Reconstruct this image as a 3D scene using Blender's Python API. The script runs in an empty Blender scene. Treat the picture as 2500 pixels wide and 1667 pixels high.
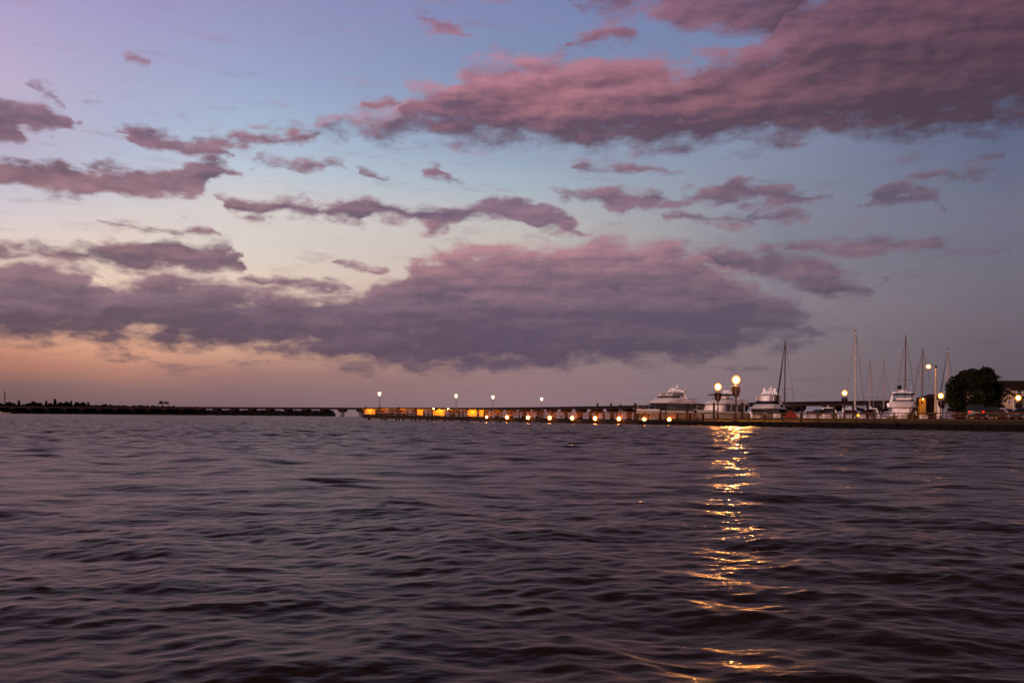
import bpy, math, random
import numpy as np
from mathutils import Vector, Matrix

random.seed(7)
rng = np.random.default_rng(11)
sc = bpy.context.scene
COL = sc.collection
PI = math.pi
R = math.radians

# ------------------------------------------------------------------ camera
F = 2165.0            # focal length measured in photo pixels (photo 2500 wide)
EYE = 0.8             # eye above the water, metres
CX, CYH = 1250.0, 1019.4
ROLL = R(0.5)
cr, sr = math.cos(ROLL), math.sin(ROLL)

def level(px, py):
    u, v = px - CX, py - CYH
    return u * cr + v * sr, -u * sr + v * cr

def at(px, py, Y):
    """point of the place seen at photo pixel (px, py), Y metres away"""
    u, v = level(px, py)
    return Vector((u / F * Y, Y, EYE - v / F * Y))

def dirn(px, py):
    u, v = level(px, py)
    az = math.atan2(u, F)
    el = math.atan2(-v, math.hypot(F, u))
    return az, el

cam = bpy.data.cameras.new('camera')
cam.sensor_width = 36
cam.lens = 36 * F / 2500
cam.shift_y = (CYH - 833.5) / 2500
cam.clip_start = 0.05
cam.clip_end = 30000
camo = bpy.data.objects.new('camera', cam)
COL.objects.link(camo)
camo.matrix_world = Matrix.Translation((0, 0, EYE)) @ Matrix.Rotation(R(90), 4, 'X') @ Matrix.Rotation(ROLL, 4, 'Z')
sc.camera = camo

# ------------------------------------------------------------------ colours and materials
def lin(c):
    def f(x):
        x /= 255.0
        return x / 12.92 if x <= 0.04045 else ((x + 0.055) / 1.055) ** 2.4
    return (f(c[0]), f(c[1]), f(c[2]), 1.0)

MATS = {}
def mat(name, col, rough=0.6, var=0.25, scale=3.0, metal=0.0, bump=0.0, spec=0.4, stretch=(1, 1, 1)):
    if name in MATS:
        return MATS[name]
    m = bpy.data.materials.new(name)
    m.use_nodes = True
    nt = m.node_tree
    b = nt.nodes['Principled BSDF']
    tc = nt.nodes.new('ShaderNodeTexCoord')
    mp = nt.nodes.new('ShaderNodeMapping')
    mp.inputs['Scale'].default_value = stretch
    nz = nt.nodes.new('ShaderNodeTexNoise')
    nz.inputs['Scale'].default_value = scale
    nz.inputs['Detail'].default_value = 5
    rp = nt.nodes.new('ShaderNodeValToRGB')
    lo = [c * (1 - var) for c in col]; hi = [min(1, c * (1 + var)) for c in col]
    rp.color_ramp.elements[0].position = 0.3; rp.color_ramp.elements[0].color = (*lo, 1)
    rp.color_ramp.elements[1].position = 0.7; rp.color_ramp.elements[1].color = (*hi, 1)
    nt.links.new(tc.outputs['Object'], mp.inputs['Vector'])
    nt.links.new(mp.outputs['Vector'], nz.inputs['Vector'])
    nt.links.new(nz.outputs['Fac'], rp.inputs['Fac'])
    nt.links.new(rp.outputs['Color'], b.inputs['Base Color'])
    b.inputs['Roughness'].default_value = rough
    b.inputs['Metallic'].default_value = metal
    b.inputs['Specular IOR Level'].default_value = spec
    if bump:
        bp = nt.nodes.new('ShaderNodeBump')
        bp.inputs['Strength'].default_value = bump
        bp.inputs['Distance'].default_value = 0.02
        nt.links.new(nz.outputs['Fac'], bp.inputs['Height'])
        nt.links.new(bp.outputs['Normal'], b.inputs['Normal'])
    MATS[name] = m
    return m

def glow(name, core, rim, strength, rimstr):
    """frosted lit globe: hot in the middle, deeper amber towards its edge"""
    if name in MATS:
        return MATS[name]
    m = bpy.data.materials.new(name)
    m.use_nodes = True
    nt = m.node_tree
    nt.nodes.remove(nt.nodes['Principled BSDF'])
    out = nt.nodes['Material Output']
    lw = nt.nodes.new('ShaderNodeLayerWeight'); lw.inputs['Blend'].default_value = 0.5
    rp = nt.nodes.new('ShaderNodeValToRGB')
    k = rimstr / strength
    stops = [(0.0, core, 1.0), (0.07, core, 1.0), (0.20, rim, 3.2 * k), (0.50, rim, 1.5 * k), (1.0, rim, k)]  # rim stops paint the lamp's orange halo onto the globe
    el_ = rp.color_ramp.elements
    el_[0].position = stops[0][0]; el_[0].color = (*[c * stops[0][2] for c in stops[0][1]], 1)
    el_[1].position = stops[-1][0]; el_[1].color = (*[c * stops[-1][2] for c in stops[-1][1]], 1)
    for p_, c_, q_ in stops[1:-1]:
        e_ = el_.new(p_); e_.color = (*[c * q_ for c in c_], 1)
    em = nt.nodes.new('ShaderNodeEmission'); em.inputs['Strength'].default_value = strength
    nt.links.new(lw.outputs['Facing'], rp.inputs['Fac'])
    nt.links.new(rp.outputs['Color'], em.inputs['Color'])
    nt.links.new(em.outputs['Emission'], out.inputs['Surface'])
    MATS[name] = m
    return m

white = mat('gelcoat_white', (0.74, 0.70, 0.70), 0.35, 0.06, 0.8)
cream = mat('canvas_cream', (0.66, 0.60, 0.58), 0.8, 0.10, 2.0)
offwhite = mat('deck_offwhite', (0.5, 0.47, 0.46), 0.5, 0.12, 1.2)
hullwhite = mat('hull_white', (0.55, 0.48, 0.42), 0.3, 0.08, 0.6)
tanhull = mat('hull_tan', (0.34, 0.26, 0.18), 0.35, 0.10, 0.6)
navy = mat('hull_navy', (0.012, 0.013, 0.02), 0.25, 0.2, 0.7)
canvas_dark = mat('canvas_dark', (0.012, 0.012, 0.018), 0.85, 0.3, 3, spec=0.06)
canvas_blue = mat('canvas_blue', (0.015, 0.018, 0.04), 0.85, 0.3, 3, spec=0.06)
canvas_red = mat('canvas_red', (0.16, 0.018, 0.012), 0.85, 0.3, 3, spec=0.06)
vinyl = mat('clear_vinyl', (0.20, 0.18, 0.18), 0.15, 0.25, 2)
darkglass = mat('dark_glass', (0.008, 0.008, 0.011), 0.22, 0.2, 1)
steel = mat('steel', (0.45, 0.43, 0.43), 0.3, 0.1, 5, metal=0.8)
alu = mat('mast_aluminium', (0.30, 0.25, 0.24), 0.45, 0.15, 2, metal=0.2)
mastdark = mat('mast_dark', (0.09, 0.055, 0.05), 0.5, 0.2, 2)
wire = mat('rigging_wire', (0.06, 0.045, 0.05), 0.5, 0.1, 2)
teak = mat('teak', (0.14, 0.07, 0.03), 0.6, 0.3, 6, stretch=(1, 8, 1))
timber = mat('weathered_timber', (0.035, 0.018, 0.010), 0.8, 0.45, 2.5, bump=0.3, stretch=(1, 1, 4), spec=0.06)
timberdark = mat('tarred_timber', (0.010, 0.006, 0.006), 0.85, 0.4, 2.5, bump=0.3, spec=0.06)
glowboard = mat('rail_glow_tan', (0.26, 0.12, 0.022), 0.75, 0.25, 3, bump=0.2, spec=0.06)  # lamp glow along the top rail, painted as a paler tan
board = mat('rail_boards', (0.09, 0.034, 0.010), 0.75, 0.35, 3, bump=0.2, spec=0.06)
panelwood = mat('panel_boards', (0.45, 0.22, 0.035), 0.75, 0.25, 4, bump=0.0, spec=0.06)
pilewood = mat('pile_wood', (0.02, 0.014, 0.014), 0.9, 0.4, 4, bump=0.4, spec=0.06)
concrete_dark = mat('bridge_concrete', (0.010, 0.006, 0.006), 0.9, 0.3, 0.05, spec=0.06)
concrete_face = mat('girder_concrete', (0.030, 0.019, 0.016), 0.9, 0.25, 0.05, spec=0.06)
wallmat = mat('seawall_steel', (0.006, 0.004, 0.004), 0.8, 0.4, 1.5, bump=0.4, spec=0.06)
blackiron = mat('black_iron', (0.012, 0.010, 0.010), 0.5, 0.2, 6, spec=0.06)
postmat = mat('lamp_post_iron', (0.03, 0.015, 0.012), 0.5, 0.25, 6, spec=0.06)
banner = mat('banner_cloth', (0.012, 0.003, 0.0018), 0.85, 0.35, 4, spec=0.06)
polewood = mat('pole_pale', (0.34, 0.24, 0.13), 0.7, 0.3, 3)
foliage = mat('foliage', (0.008, 0.010, 0.0035), 0.75, 0.5, 1.2, spec=0.06)
foliage_far = mat('foliage_far', (0.006, 0.005, 0.006), 0.95, 0.4, 0.1, spec=0.0)
foliage_mid = mat('foliage_far_shore', (0.016, 0.015, 0.020), 0.95, 0.35, 0.1, spec=0.0)
bark = mat('bark', (0.03, 0.02, 0.014), 0.9, 0.4, 5, bump=0.5, spec=0.06)
grassm = mat('lawn_grass', (0.046, 0.031, 0.004), 0.95, 0.45, 0.7, bump=0.6, spec=0.06)
asphalt = mat('asphalt', (0.045, 0.042, 0.042), 0.9, 0.25, 2, bump=0.3, spec=0.06)
siding = mat('house_siding', (0.36, 0.26, 0.17), 0.8, 0.12, 5, stretch=(0.2, 0.2, 6), bump=0.4, spec=0.06)
trim = mat('white_trim', (0.62, 0.56, 0.52), 0.6, 0.08, 3)
shingle = mat('roof_shingle', (0.022, 0.012, 0.010), 0.9, 0.4, 4, bump=0.5, spec=0.06)
soil = mat('far_shore_soil', (0.012, 0.010, 0.010), 0.95, 0.3, 0.05, spec=0.06)
tyre = mat('tyre_rubber', (0.012, 0.012, 0.012), 0.8, 0.2, 6)
platem = mat('number_plate', (0.6, 0.55, 0.5), 0.5, 0.05, 3)
paint_black = mat('car_paint_black', (0.012, 0.011, 0.012), 0.2, 0.15, 1)
paint_olive = mat('car_paint_olive', (0.035, 0.030, 0.014), 0.25, 0.15, 1)
paint_silver = mat('car_paint_silver', (0.42, 0.40, 0.41), 0.25, 0.08, 1)
paint_white = mat('car_paint_white', (0.66, 0.62, 0.62), 0.25, 0.06, 1)
flower = mat('flower_petals', (0.5, 0.32, 0.26), 0.8, 0.3, 8)
boxwhite = mat('dock_box_white', (0.6, 0.54, 0.5), 0.5, 0.06, 2)

AMB = (1.0, 0.42, 0.085)
g_main = glow('lamp_glass_bright', AMB, (1.0, 0.32, 0.018), 3400, 1.3)
g_second = glow('lamp_glass_second', AMB, (1.0, 0.32, 0.018), 420, 1.2)
g_lamp = glow('lamp_glass', AMB, (1.0, 0.32, 0.018), 110, 1.2)
g_far = glow('lamp_glass_far', (1.0, 0.66, 0.34), (1.0, 0.62, 0.30), 22, 1.4)
g_pier = glow('pier_light_glass', (1.0, 0.36, 0.07), (1.0, 0.20, 0.010), 130, 1.3)
g_dim = glow('amber_light_glass', (1.0, 0.45, 0.05), (1.0, 0.3, 0.02), 5, 1.0)
g_wall = glow('wall_light_glass', (1.0, 0.55, 0.14), (1.0, 0.4, 0.05), 60, 10)
g_deck = glow('deck_light_glass', (1.0, 0.42, 0.03), (1.0, 0.40, 0.03), 1100, 90)
g_head = glow('headlight_glass', (1.0, 0.75, 0.42), (1.0, 0.5, 0.15), 12, 3)
g_tail = glow('tail_light_glass', (1.0, 0.02, 0.012), (1.0, 0.01, 0.005), 1.6, 0.5)

# ------------------------------------------------------------------ mesh builder
class MB:
    def __init__(self):
        self.v = []; self.f = []
    def add(self, verts, faces):
        o = len(self.v)
        self.v += [tuple(p) for p in verts]
        self.f += [tuple(i + o for i in q) for q in faces]
        return self
    def box(self, c, s, rz=0.0, M=None):
        x, y, z = s[0] / 2, s[1] / 2, s[2] / 2
        pts = [Vector((i * x, j * y, k * z)) for k in (-1, 1) for j in (-1, 1) for i in (-1, 1)]
        Rm = Matrix.Rotation(rz, 3, 'Z') if M is None else M
        c = Vector(c)
        pts = [c + Rm @ p for p in pts]
        return self.add(pts, [(0, 2, 3, 1), (4, 5, 7, 6), (0, 1, 5, 4), (2, 6, 7, 3), (0, 4, 6, 2), (1, 3, 7, 5)])
    def beam(self, a, b, w, h):
        """bar from a to b, w wide (sideways), h high"""
        a, b = Vector(a), Vector(b)
        d = b - a
        L = d.length
        x = d.normalized()
        up = Vector((0, 0, 1)) if abs(x.z) < 0.95 else Vector((0, 1, 0))
        y = up.cross(x).normalized(); z = x.cross(y)
        Mx = Matrix((x, y, z)).transposed()
        return self.box((a + b) / 2, (L, w, h), M=Mx)
    def tube(self, pts, rad, n=8, cap=True):
        pts = [Vector(p) for p in pts]
        if not isinstance(rad, (list, tuple)):
            rad = [rad] * len(pts)
        rings = []
        for i, p in enumerate(pts):
            d = (pts[min(i + 1, len(pts) - 1)] - pts[max(i - 1, 0)]).normalized()
            up = Vector((0, 0, 1)) if abs(d.z) < 0.9 else Vector((1, 0, 0))
            a = d.cross(up).normalized(); b = d.cross(a)
            rings.append([p + (a * math.cos(2 * PI * k / n) + b * math.sin(2 * PI * k / n)) * rad[i] for k in range(n)])
        return self.loft(rings, cap)
    def loft(self, rings, cap=True):
        n = len(rings[0])
        vs = [p for r in rings for p in r]
        fs = []
        for i in range(len(rings) - 1):
            for k in range(n):
                k2 = (k + 1) % n
                fs.append((i * n + k, i * n + k2, (i + 1) * n + k2, (i + 1) * n + k))
        if cap:
            fs.append(tuple(range(n - 1, -1, -1)))
            fs.append(tuple((len(rings) - 1) * n + k for k in range(n)))
        return self.add(vs, fs)
    def lathe(self, c, prof, n=12):
        c = Vector(c)
        rings = [[c + Vector((r * math.cos(2 * PI * k / n), r * math.sin(2 * PI * k / n), z)) for k in range(n)] for r, z in prof]
        return self.loft(rings, True)
    def ball(self, c, r, sz=1.0, n=14, m=8):
        prof = [(max(0.001, r * math.sin(PI * i / m)), -r * sz * math.cos(PI * i / m)) for i in range(m + 1)]
        return self.lathe(c, prof, n)
    def prism(self, poly, depth, plane='xz', off=0.0):
        """polygon in a plane, given thickness across it, centred on off"""
        def P(a, b, d):
            return {'xz': (a, d, b), 'xy': (a, b, d), 'yz': (d, a, b)}[plane]
        n = len(poly)
        vs = [P(a, b, off - depth / 2) for a, b in poly] + [P(a, b, off + depth / 2) for a, b in poly]
        fs = [tuple(range(n)), tuple(range(2 * n - 1, n - 1, -1))]
        for i in range(n):
            j = (i + 1) % n
            fs.append((i, i + n, j + n, j))
        return self.add(vs, fs)
    def build(self, name, m, parent=None, loc=(0, 0, 0), rz=0.0, smooth=False):
        me = bpy.data.meshes.new(name)
        me.from_pydata([tuple(p) for p in self.v], [], self.f)
        me.validate()
        import bmesh
        bm = bmesh.new(); bm.from_mesh(me)
        bmesh.ops.recalc_face_normals(bm, faces=bm.faces)
        bm.to_mesh(me); bm.free()
        me.materials.append(m)
        if smooth:
            me.polygons.foreach_set('use_smooth', [True] * len(me.polygons))
            try:
                me.set_sharp_from_angle(angle=R(40))
            except Exception:
                pass
        o = bpy.data.objects.new(name, me)
        COL.objects.link(o)
        if parent is not None:
            o.parent = parent
        else:
            o.location = loc; o.rotation_euler.z = rz
        return o

def tag(o, label=None, cat=None, group=None, kind=None):
    if label: o['label'] = label
    if cat: o['category'] = cat
    if group: o['group'] = group
    if kind: o['kind'] = kind
    return o

def thing(name, label, cat, loc=(0, 0, 0), rz=0.0, group=None):
    o = bpy.data.objects.new(name, None)
    o.empty_display_size = 0.5
    COL.objects.link(o)
    o.location = loc; o.rotation_euler.z = rz
    return tag(o, label, cat, group)

def kids(o):
    return [c for c in bpy.data.objects if c.parent == o]

def dup(root, loc, rz=0.0, label=None, scale=None):
    r = root.copy(); COL.objects.link(r)
    r.location = loc; r.rotation_euler.z = rz
    if label: r['label'] = label
    if scale: r.scale = scale
    for c in kids(root):
        d = c.copy(); COL.objects.link(d); d.parent = r
        for g in kids(c):
            e = g.copy(); COL.objects.link(e); e.parent = d
    return r

# ------------------------------------------------------------------ world: dusk sky with cloud banks
def build_world():
    w = bpy.data.worlds.new('World')
    sc.world = w
    w.use_nodes = True
    nt = w.node_tree
    nt.nodes.clear()
    L = nt.links.new
    def put(sock, v):
        if isinstance(v, bpy.types.NodeSocket): L(v, sock)
        else: sock.default_value = v
    def M(op, a, b=None, c=None, clamp=False):
        n = nt.nodes.new('ShaderNodeMath'); n.operation = op; n.use_clamp = clamp
        put(n.inputs[0], a)
        if b is not None: put(n.inputs[1], b)
        if c is not None: put(n.inputs[2], c)
        return n.outputs[0]
    def MR(v, a, b, c=0.0, d=1.0, smooth=False):
        n = nt.nodes.new('ShaderNodeMapRange')
        n.interpolation_type = 'SMOOTHSTEP' if smooth else 'LINEAR'
        put(n.inputs['Value'], v)
        n.inputs['From Min'].default_value = a; n.inputs['From Max'].default_value = b
        n.inputs['To Min'].default_value = c; n.inputs['To Max'].default_value = d
        return n.outputs['Result']
    def MIX(f, a, b):
        n = nt.nodes.new('ShaderNodeMix'); n.data_type = 'RGBA'
        put(n.inputs['Factor'], f)
        ia = [s for s in n.inputs if s.name == 'A' and s.type == 'RGBA'][0]
        ib = [s for s in n.inputs if s.name == 'B' and s.type == 'RGBA'][0]
        put(ia, a); put(ib, b)
        return [s for s in n.outputs if s.type == 'RGBA'][0]
    ELM = 0.6
    tc = nt.nodes.new('ShaderNodeTexCoord')
    sp = nt.nodes.new('ShaderNodeSeparateXYZ'); L(tc.outputs['Generated'], sp.inputs[0])
    az = M('ARCTAN2', sp.outputs[0], sp.outputs[1])
    el = M('MAXIMUM', M('ARCSINE', sp.outputs[2]), 0.0)
    t = M('DIVIDE', el, ELM, clamp=True)

    def ramp(px, stops, fac):
        n = nt.nodes.new('ShaderNodeValToRGB')
        cr_ = n.color_ramp
        pts = sorted((min(1.0, max(0.0, dirn(px, y)[1] / ELM)), lin(c)) for y, c in stops)
        cr_.elements[0].position = pts[0][0]; cr_.elements[0].color = pts[0][1]
        cr_.elements[1].position = pts[-1][0]; cr_.elements[1].color = pts[-1][1]
        for p, c in pts[1:-1]:
            e = cr_.elements.new(p); e.color = c
        L(fac, n.inputs['Fac'])
        return n.outputs['Color']
    def columns(cols):
        out = None; prev = None
        for px, stops in cols:
            r_ = ramp(px, stops, t)
            a = dirn(px, 900)[0]
            out = r_ if out is None else MIX(MR(az, prev, a), out, r_)
            prev = a
        return out

    SKY = [
        (30, [(-300, (150, 150, 190)), (0, (172, 160, 200)), (200, (188, 175, 202)), (400, (186, 180, 200)), (500, (208, 200, 206)), (600, (228, 208, 196)),
              (720, (236, 205, 184)), (800, (222, 172, 144)), (850, (204, 143, 117)), (890, (176, 121, 105)), (940, (128, 98, 98)), (1010, (106, 84, 88))]),
        (300, [(-300, (136, 140, 182)), (0, (160, 153, 196)), (200, (170, 171, 202)), (300, (174, 180, 206)), (400, (186, 190, 209)), (500, (211, 203, 205)), (600, (229, 209, 195)),
               (720, (235, 205, 182)), (825, (226, 170, 140)), (860, (216, 158, 131)), (900, (184, 131, 114)), (950, (140, 108, 107)), (1010, (114, 90, 94))]),
        (600, [(-300, (125, 130, 175)), (0, (148, 147, 190)), (200, (156, 168, 201)), (300, (166, 184, 208)), (400, (186, 198, 213)), (500, (214, 206, 204)),
               (600, (218, 207, 199)), (700, (228, 204, 185)), (840, (212, 166, 144)), (870, (196, 150, 130)), (910, (160, 119, 113)), (960, (134, 106, 110)), (1010, (118, 94, 100))]),
        (1250, [(-300, (95, 112, 160)), (50, (128, 138, 178)), (150, (126, 144, 180)), (380, (151, 165, 187)), (450, (166, 180, 194)), (560, (194, 188, 184)),
                (700, (200, 178, 168)), (880, (152, 124, 126)), (940, (146, 118, 122)), (1020, (140, 114, 122))]),
        (1900, [(-300, (84, 98, 142)), (100, (118, 130, 168)), (360, (130, 139, 163)), (500, (131, 135, 152)), (620, (128, 128, 142)), (740, (134, 124, 134)),
                (860, (128, 114, 121)), (1020, (124, 104, 113))]),
        (2450, [(-300, (66, 78, 112)), (100, (80, 92, 126)), (360, (96, 104, 132)), (500, (109, 111, 131)), (700, (111, 105, 118)), (850, (104, 93, 103)), (1020, (96, 81, 92))]),
    ]
    sky = columns(SKY)
    behind = nt.nodes.new('ShaderNodeValToRGB')
    be = behind.color_ramp
    be.elements[0].position = 0.0; be.elements[0].color = lin((196, 150, 156))
    be.elements[1].position = 1.0; be.elements[1].color = lin((96, 96, 128))
    e = be.elements.new(0.25); e.color = lin((190, 150, 162))
    L(t, behind.inputs['Fac'])
    aaz = M('ABSOLUTE', az)
    sky = MIX(MR(aaz, 0.75, 1.7, smooth=True), sky, behind.outputs['Color'])

    # physical sky underneath, sun just under the horizon to the left
    ns = nt.nodes.new('ShaderNodeTexSky'); ns.sky_type = 'NISHITA'; ns.sun_disc = False
    ns.sun_elevation = R(1.0); ns.sun_rotation = R(-130)

    # ---- cloud banks: upper and lower outline of every bank, as (x, y_top, y_bottom) in degrees of sky read off the photo
    BANKS = {
        'high_mass': [[(765, 304, 310), (830, 294, 318), (870, 290, 322), (925, 286, 345), (970, 272, 342), (990, 215, 340), (1046, 205, 340), (1084, 214, 341),
                       (1135, 150, 343), (1180, 140, 344), (1250, 153, 346), (1346, 137, 349), (1428, 147, 355), (1537, 133, 362), (1594, 138, 367), (1645, 166, 364),
                       (1696, 172, 358), (1712, 132, 358), (1779, 118, 360), (1843, 110, 360), (1890, 90, 354), (1940, 40, 345), (1985, 0, 330), (2079, -60, 337),
                       (2207, -80, 348), (2334, -80, 340), (2420, -80, 318), (2520, -80, 290), (2700, -80, 270)]],
        'top_row': [[(1400, -30, 6), (1432, -30, 42), (1540, -30, 44), (1562, -30, 12), (1580, -40, 20), (1620, -40, 52), (1664, -40, 90), (1700, -40, 97), (1745, -40, 78),
                     (1790, -40, 92), (1856, -40, 104), (1900, -40, 130), (2500, -80, 200)]],
        'scraps': [[(88, 220, 230), (120, 217, 246), (150, 234, 258), (158, 250, 258)], [(300, 132, 142), (335, 120, 145), (372, 138, 158)],
                   [(485, 340, 346), (535, 334, 352), (600, 330, 358), (680, 322, 356), (735, 318, 350), (780, 312, 326)],
                   [(882, 238, 246), (905, 231, 256), (950, 234, 262), (985, 250, 263)], [(1010, 18, 30), (1060, 28, 66), (1105, 50, 84), (1150, 88, 97)],
                   [(1400, 98, 108), (1450, 76, 108), (1482, 66, 106), (1550, 98, 110)], [(2375, 384, 396), (2420, 378, 396)]],
        'left_row': [[(-80, 235, 340), (0, 240, 352), (40, 250, 348), (60, 256, 325), (110, 266, 330), (150, 276, 326), (172, 300, 312)],
                     [(306, 318, 330), (322, 307, 346), (355, 303, 362), (400, 312, 374), (440, 326, 380), (480, 346, 376), (545, 366, 376)], [(836, 647, 653), (870, 643, 655), (912, 650, 656)]],
        'mauve_row': [[(-80, 400, 468), (0, 400, 466), (50, 395, 464), (110, 397, 474), (160, 402, 472), (190, 416, 470), (205, 408, 476), (232, 394, 477), (300, 405, 480),
                       (345, 418, 484), (400, 410, 474), (440, 396, 480), (475, 386, 482), (510, 380, 478), (532, 392, 450), (552, 400, 425), (595, 413, 418)],
                      [(612, 380, 390), (680, 389, 403), (740, 393, 410), (845, 402, 412)], [(886, 409, 424), (915, 412, 436), (957, 434, 443)],
                      [(1035, 424, 436), (1080, 414, 440), (1138, 452, 461)], [(1430, 410, 418), (1560, 404, 420), (1684, 422, 428)], [(2180, 430, 442), (2380, 412, 428), (2420, 420, 430)]],
        'mid_row': [[(255, 548, 552), (300, 544, 556), (340, 554, 560), (400, 552, 562), (450, 548, 566), (525, 567, 572)],
                    [(548, 484, 494), (562, 480, 530), (615, 482, 530), (655, 494, 526), (710, 489, 526), (770, 490, 534), (812, 506, 534), (836, 504, 534),
                     (862, 490, 550), (890, 487, 558), (915, 490, 542), (1000, 498, 542), (1060, 500, 562), (1088, 503, 560), (1130, 500, 545), (1200, 486, 538),
                     (1255, 483, 548), (1305, 495, 562), (1350, 512, 570), (1400, 542, 572), (1452, 574, 581)],
                    [(1640, 518, 530), (1720, 528, 546), (1780, 524, 550), (1825, 524, 552), (1850, 506, 535), (1900, 515, 544), (1985, 528, 543)]],
        'pink_row': [[(1360, 460, 470), (1400, 461, 480), (1450, 468, 492), (1530, 460, 524), (1570, 468, 508), (1640, 486, 500), (1665, 474, 484), (1720, 460, 494), (1790, 444, 505),
                      (1840, 453, 494), (1885, 450, 500), (1950, 465, 496), (2040, 484, 492)], [(2122, 478, 496), (2165, 445, 500), (2205, 454, 502), (2312, 503, 511)]],
        'left_bank_upper': [[(-80, 595, 645), (0, 590, 642), (50, 593, 642), (100, 589, 642), (145, 598, 644), (195, 594, 648), (240, 606, 652), (290, 590, 658), (345, 595, 668), (372, 586, 664),
                             (430, 580, 650), (470, 588, 656), (510, 599, 662), (542, 595, 668), (570, 610, 674), (588, 638, 672)]],
        'main_bank': [[(-80, 628, 846), (0, 622, 842), (70, 622, 840), (135, 626, 839), (200, 640, 842), (240, 654, 845), (258, 690, 842), (270, 684, 840), (330, 682, 838), (400, 664, 842),
                       (450, 666, 846), (520, 680, 850), (560, 693, 853), (640, 702, 860), (700, 707, 868), (765, 709, 878), (830, 706, 890), (900, 704, 898), (940, 692, 902), (990, 668, 904),
                       (1020, 622, 904), (1070, 604, 904), (1110, 612, 904), (1180, 600, 904), (1250, 598, 904), (1290, 596, 902), (1377, 592, 898), (1441, 583, 895), (1500, 592, 893), (1556, 591, 891),
                       (1632, 593, 888), (1696, 614, 883), (1735, 634, 873), (1805, 664, 853), (1862, 692, 844), (1913, 722, 839), (1951, 756, 837), (2000, 800, 838)]],
        'right_wisps': [[(1600, 596, 640), (1735, 604, 664), (1805, 599, 672), (1862, 607, 682), (1913, 612, 694), (1985, 631, 714), (2060, 655, 740), (2100, 676, 736), (2128, 694, 716)]],
        'right_streaks': [[(1480, 868, 890), (1640, 864, 886), (1730, 876, 884)], [(1745, 806, 842), (1888, 824, 840), (1995, 833, 838)]],
        'thin_row': [[(580, 682, 692), (620, 672, 698), (670, 680, 702), (730, 684, 710), (790, 688, 712), (845, 704, 716)],
                     [(1920, 598, 606), (1965, 589, 612), (2050, 597, 618), (2130, 583, 620), (2200, 589, 622), (2300, 600, 617), (2460, 607, 612)]],
        'low_haze': [[(235, 868, 876), (300, 862, 890), (370, 868, 897), (430, 886, 897), (600, 887, 893), (760, 882, 892), (900, 892, 904)], [(1500, 888, 896), (1700, 888, 894), (1900, 893, 898)],
                     [(2120, 838, 842), (2240, 839, 844)], [(2158, 664, 686), (2185, 660, 694), (2210, 672, 692)]],
    }
    AZM = 0.58
    cw = nt.nodes.new('ShaderNodeCombineXYZ')
    L(M('MULTIPLY', az, 13.0), cw.inputs[0]); L(M('MULTIPLY', el, 26.0), cw.inputs[1]); cw.inputs[2].default_value = 9.1
    ow = nt.nodes.new('ShaderNodeTexNoise'); ow.inputs['Scale'].default_value = 1.9; ow.inputs['Detail'].default_value = 5; ow.inputs['Roughness'].default_value = 0.55
    L(cw.outputs[0], ow.inputs['Vector'])
    os_ = nt.nodes.new('ShaderNodeSeparateColor'); L(ow.outputs['Color'], os_.inputs[0])
    azw = M('ADD', az, M('MULTIPLY', M('SUBTRACT', os_.outputs[0], 0.5), 0.085))
    elw = M('ADD', t, M('MULTIPLY', M('SUBTRACT', os_.outputs[1], 0.5), 0.062))
    azn = M('MULTIPLY_ADD', azw, 0.5 / AZM, 0.5, clamp=True)
    eln = elw
    def curve(pts):
        n = nt.nodes.new('ShaderNodeFloatCurve')
        c = n.mapping.curves[0]
        pts = sorted(pts)
        c.points[0].location = (0.0, pts[0][1]); c.points[1].location = (1.0, pts[-1][1])
        for x, y in pts:
            if 0.0005 < x < 0.9995:
                c.points.new(x, y)
        for p in c.points: p.handle_type = 'VECTOR'
        n.mapping.update()
        L(azn, n.inputs['Value'])
        return n.outputs['Value']
    def nrm(x, y):
        a, e_ = dirn(x, y)
        return a * 0.5 / AZM + 0.5, min(1.0, max(0.0, e_ / ELM))

    # texture of the clouds in the sky's own angles, drawn out sideways
    cx = nt.nodes.new('ShaderNodeCombineXYZ')
    L(M('MULTIPLY', az, 13.0), cx.inputs[0]); L(M('MULTIPLY', el, 30.0), cx.inputs[1]); cx.inputs[2].default_value = 3.7
    def noise(vec, scale, det, rgh=0.55):
        n = nt.nodes.new('ShaderNodeTexNoise')
        n.inputs['Scale'].default_value = scale; n.inputs['Detail'].default_value = det; n.inputs['Roughness'].default_value = rgh
        L(vec, n.inputs['Vector'])
        return n
    def vadd(a, b):
        n = nt.nodes.new('ShaderNodeVectorMath'); n.operation = 'ADD'
        put(n.inputs[0], a); put(n.inputs[1], b)
        return n.outputs[0]
    def vma(a, s, o):
        n = nt.nodes.new('ShaderNodeVectorMath'); n.operation = 'MULTIPLY_ADD'
        put(n.inputs[0], a); n.inputs[1].default_value = s; n.inputs[2].default_value = o
        return n.outputs[0]
    wn = noise(cx.outputs[0], 1.25, 5)
    warped = vadd(cx.outputs[0], vma(wn.outputs['Color'], (0.36, 0.22, 0.0), (-0.18, -0.11, 0.0)))
    n1 = noise(warped, 2.1, 8, 0.56).outputs['Fac']
    n2 = noise(vadd(warped, (-0.12, 0.22, 0.0)), 2.1, 4, 0.5).outputs['Fac']
    def puffs(vec):
        v = nt.nodes.new('ShaderNodeTexVoronoi'); v.feature = 'F1'
        v.inputs['Scale'].default_value = 1.9
        v.inputs['Detail'].default_value = 2.0; v.normalize = True; v.inputs['Roughness'].default_value = 0.5
        L(vec, v.inputs['Vector'])
        return M('SUBTRACT', 1.0, M('MULTIPLY', v.outputs['Distance'], 2.0))
    w2 = noise(cx.outputs[0], 5.0, 3)
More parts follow.
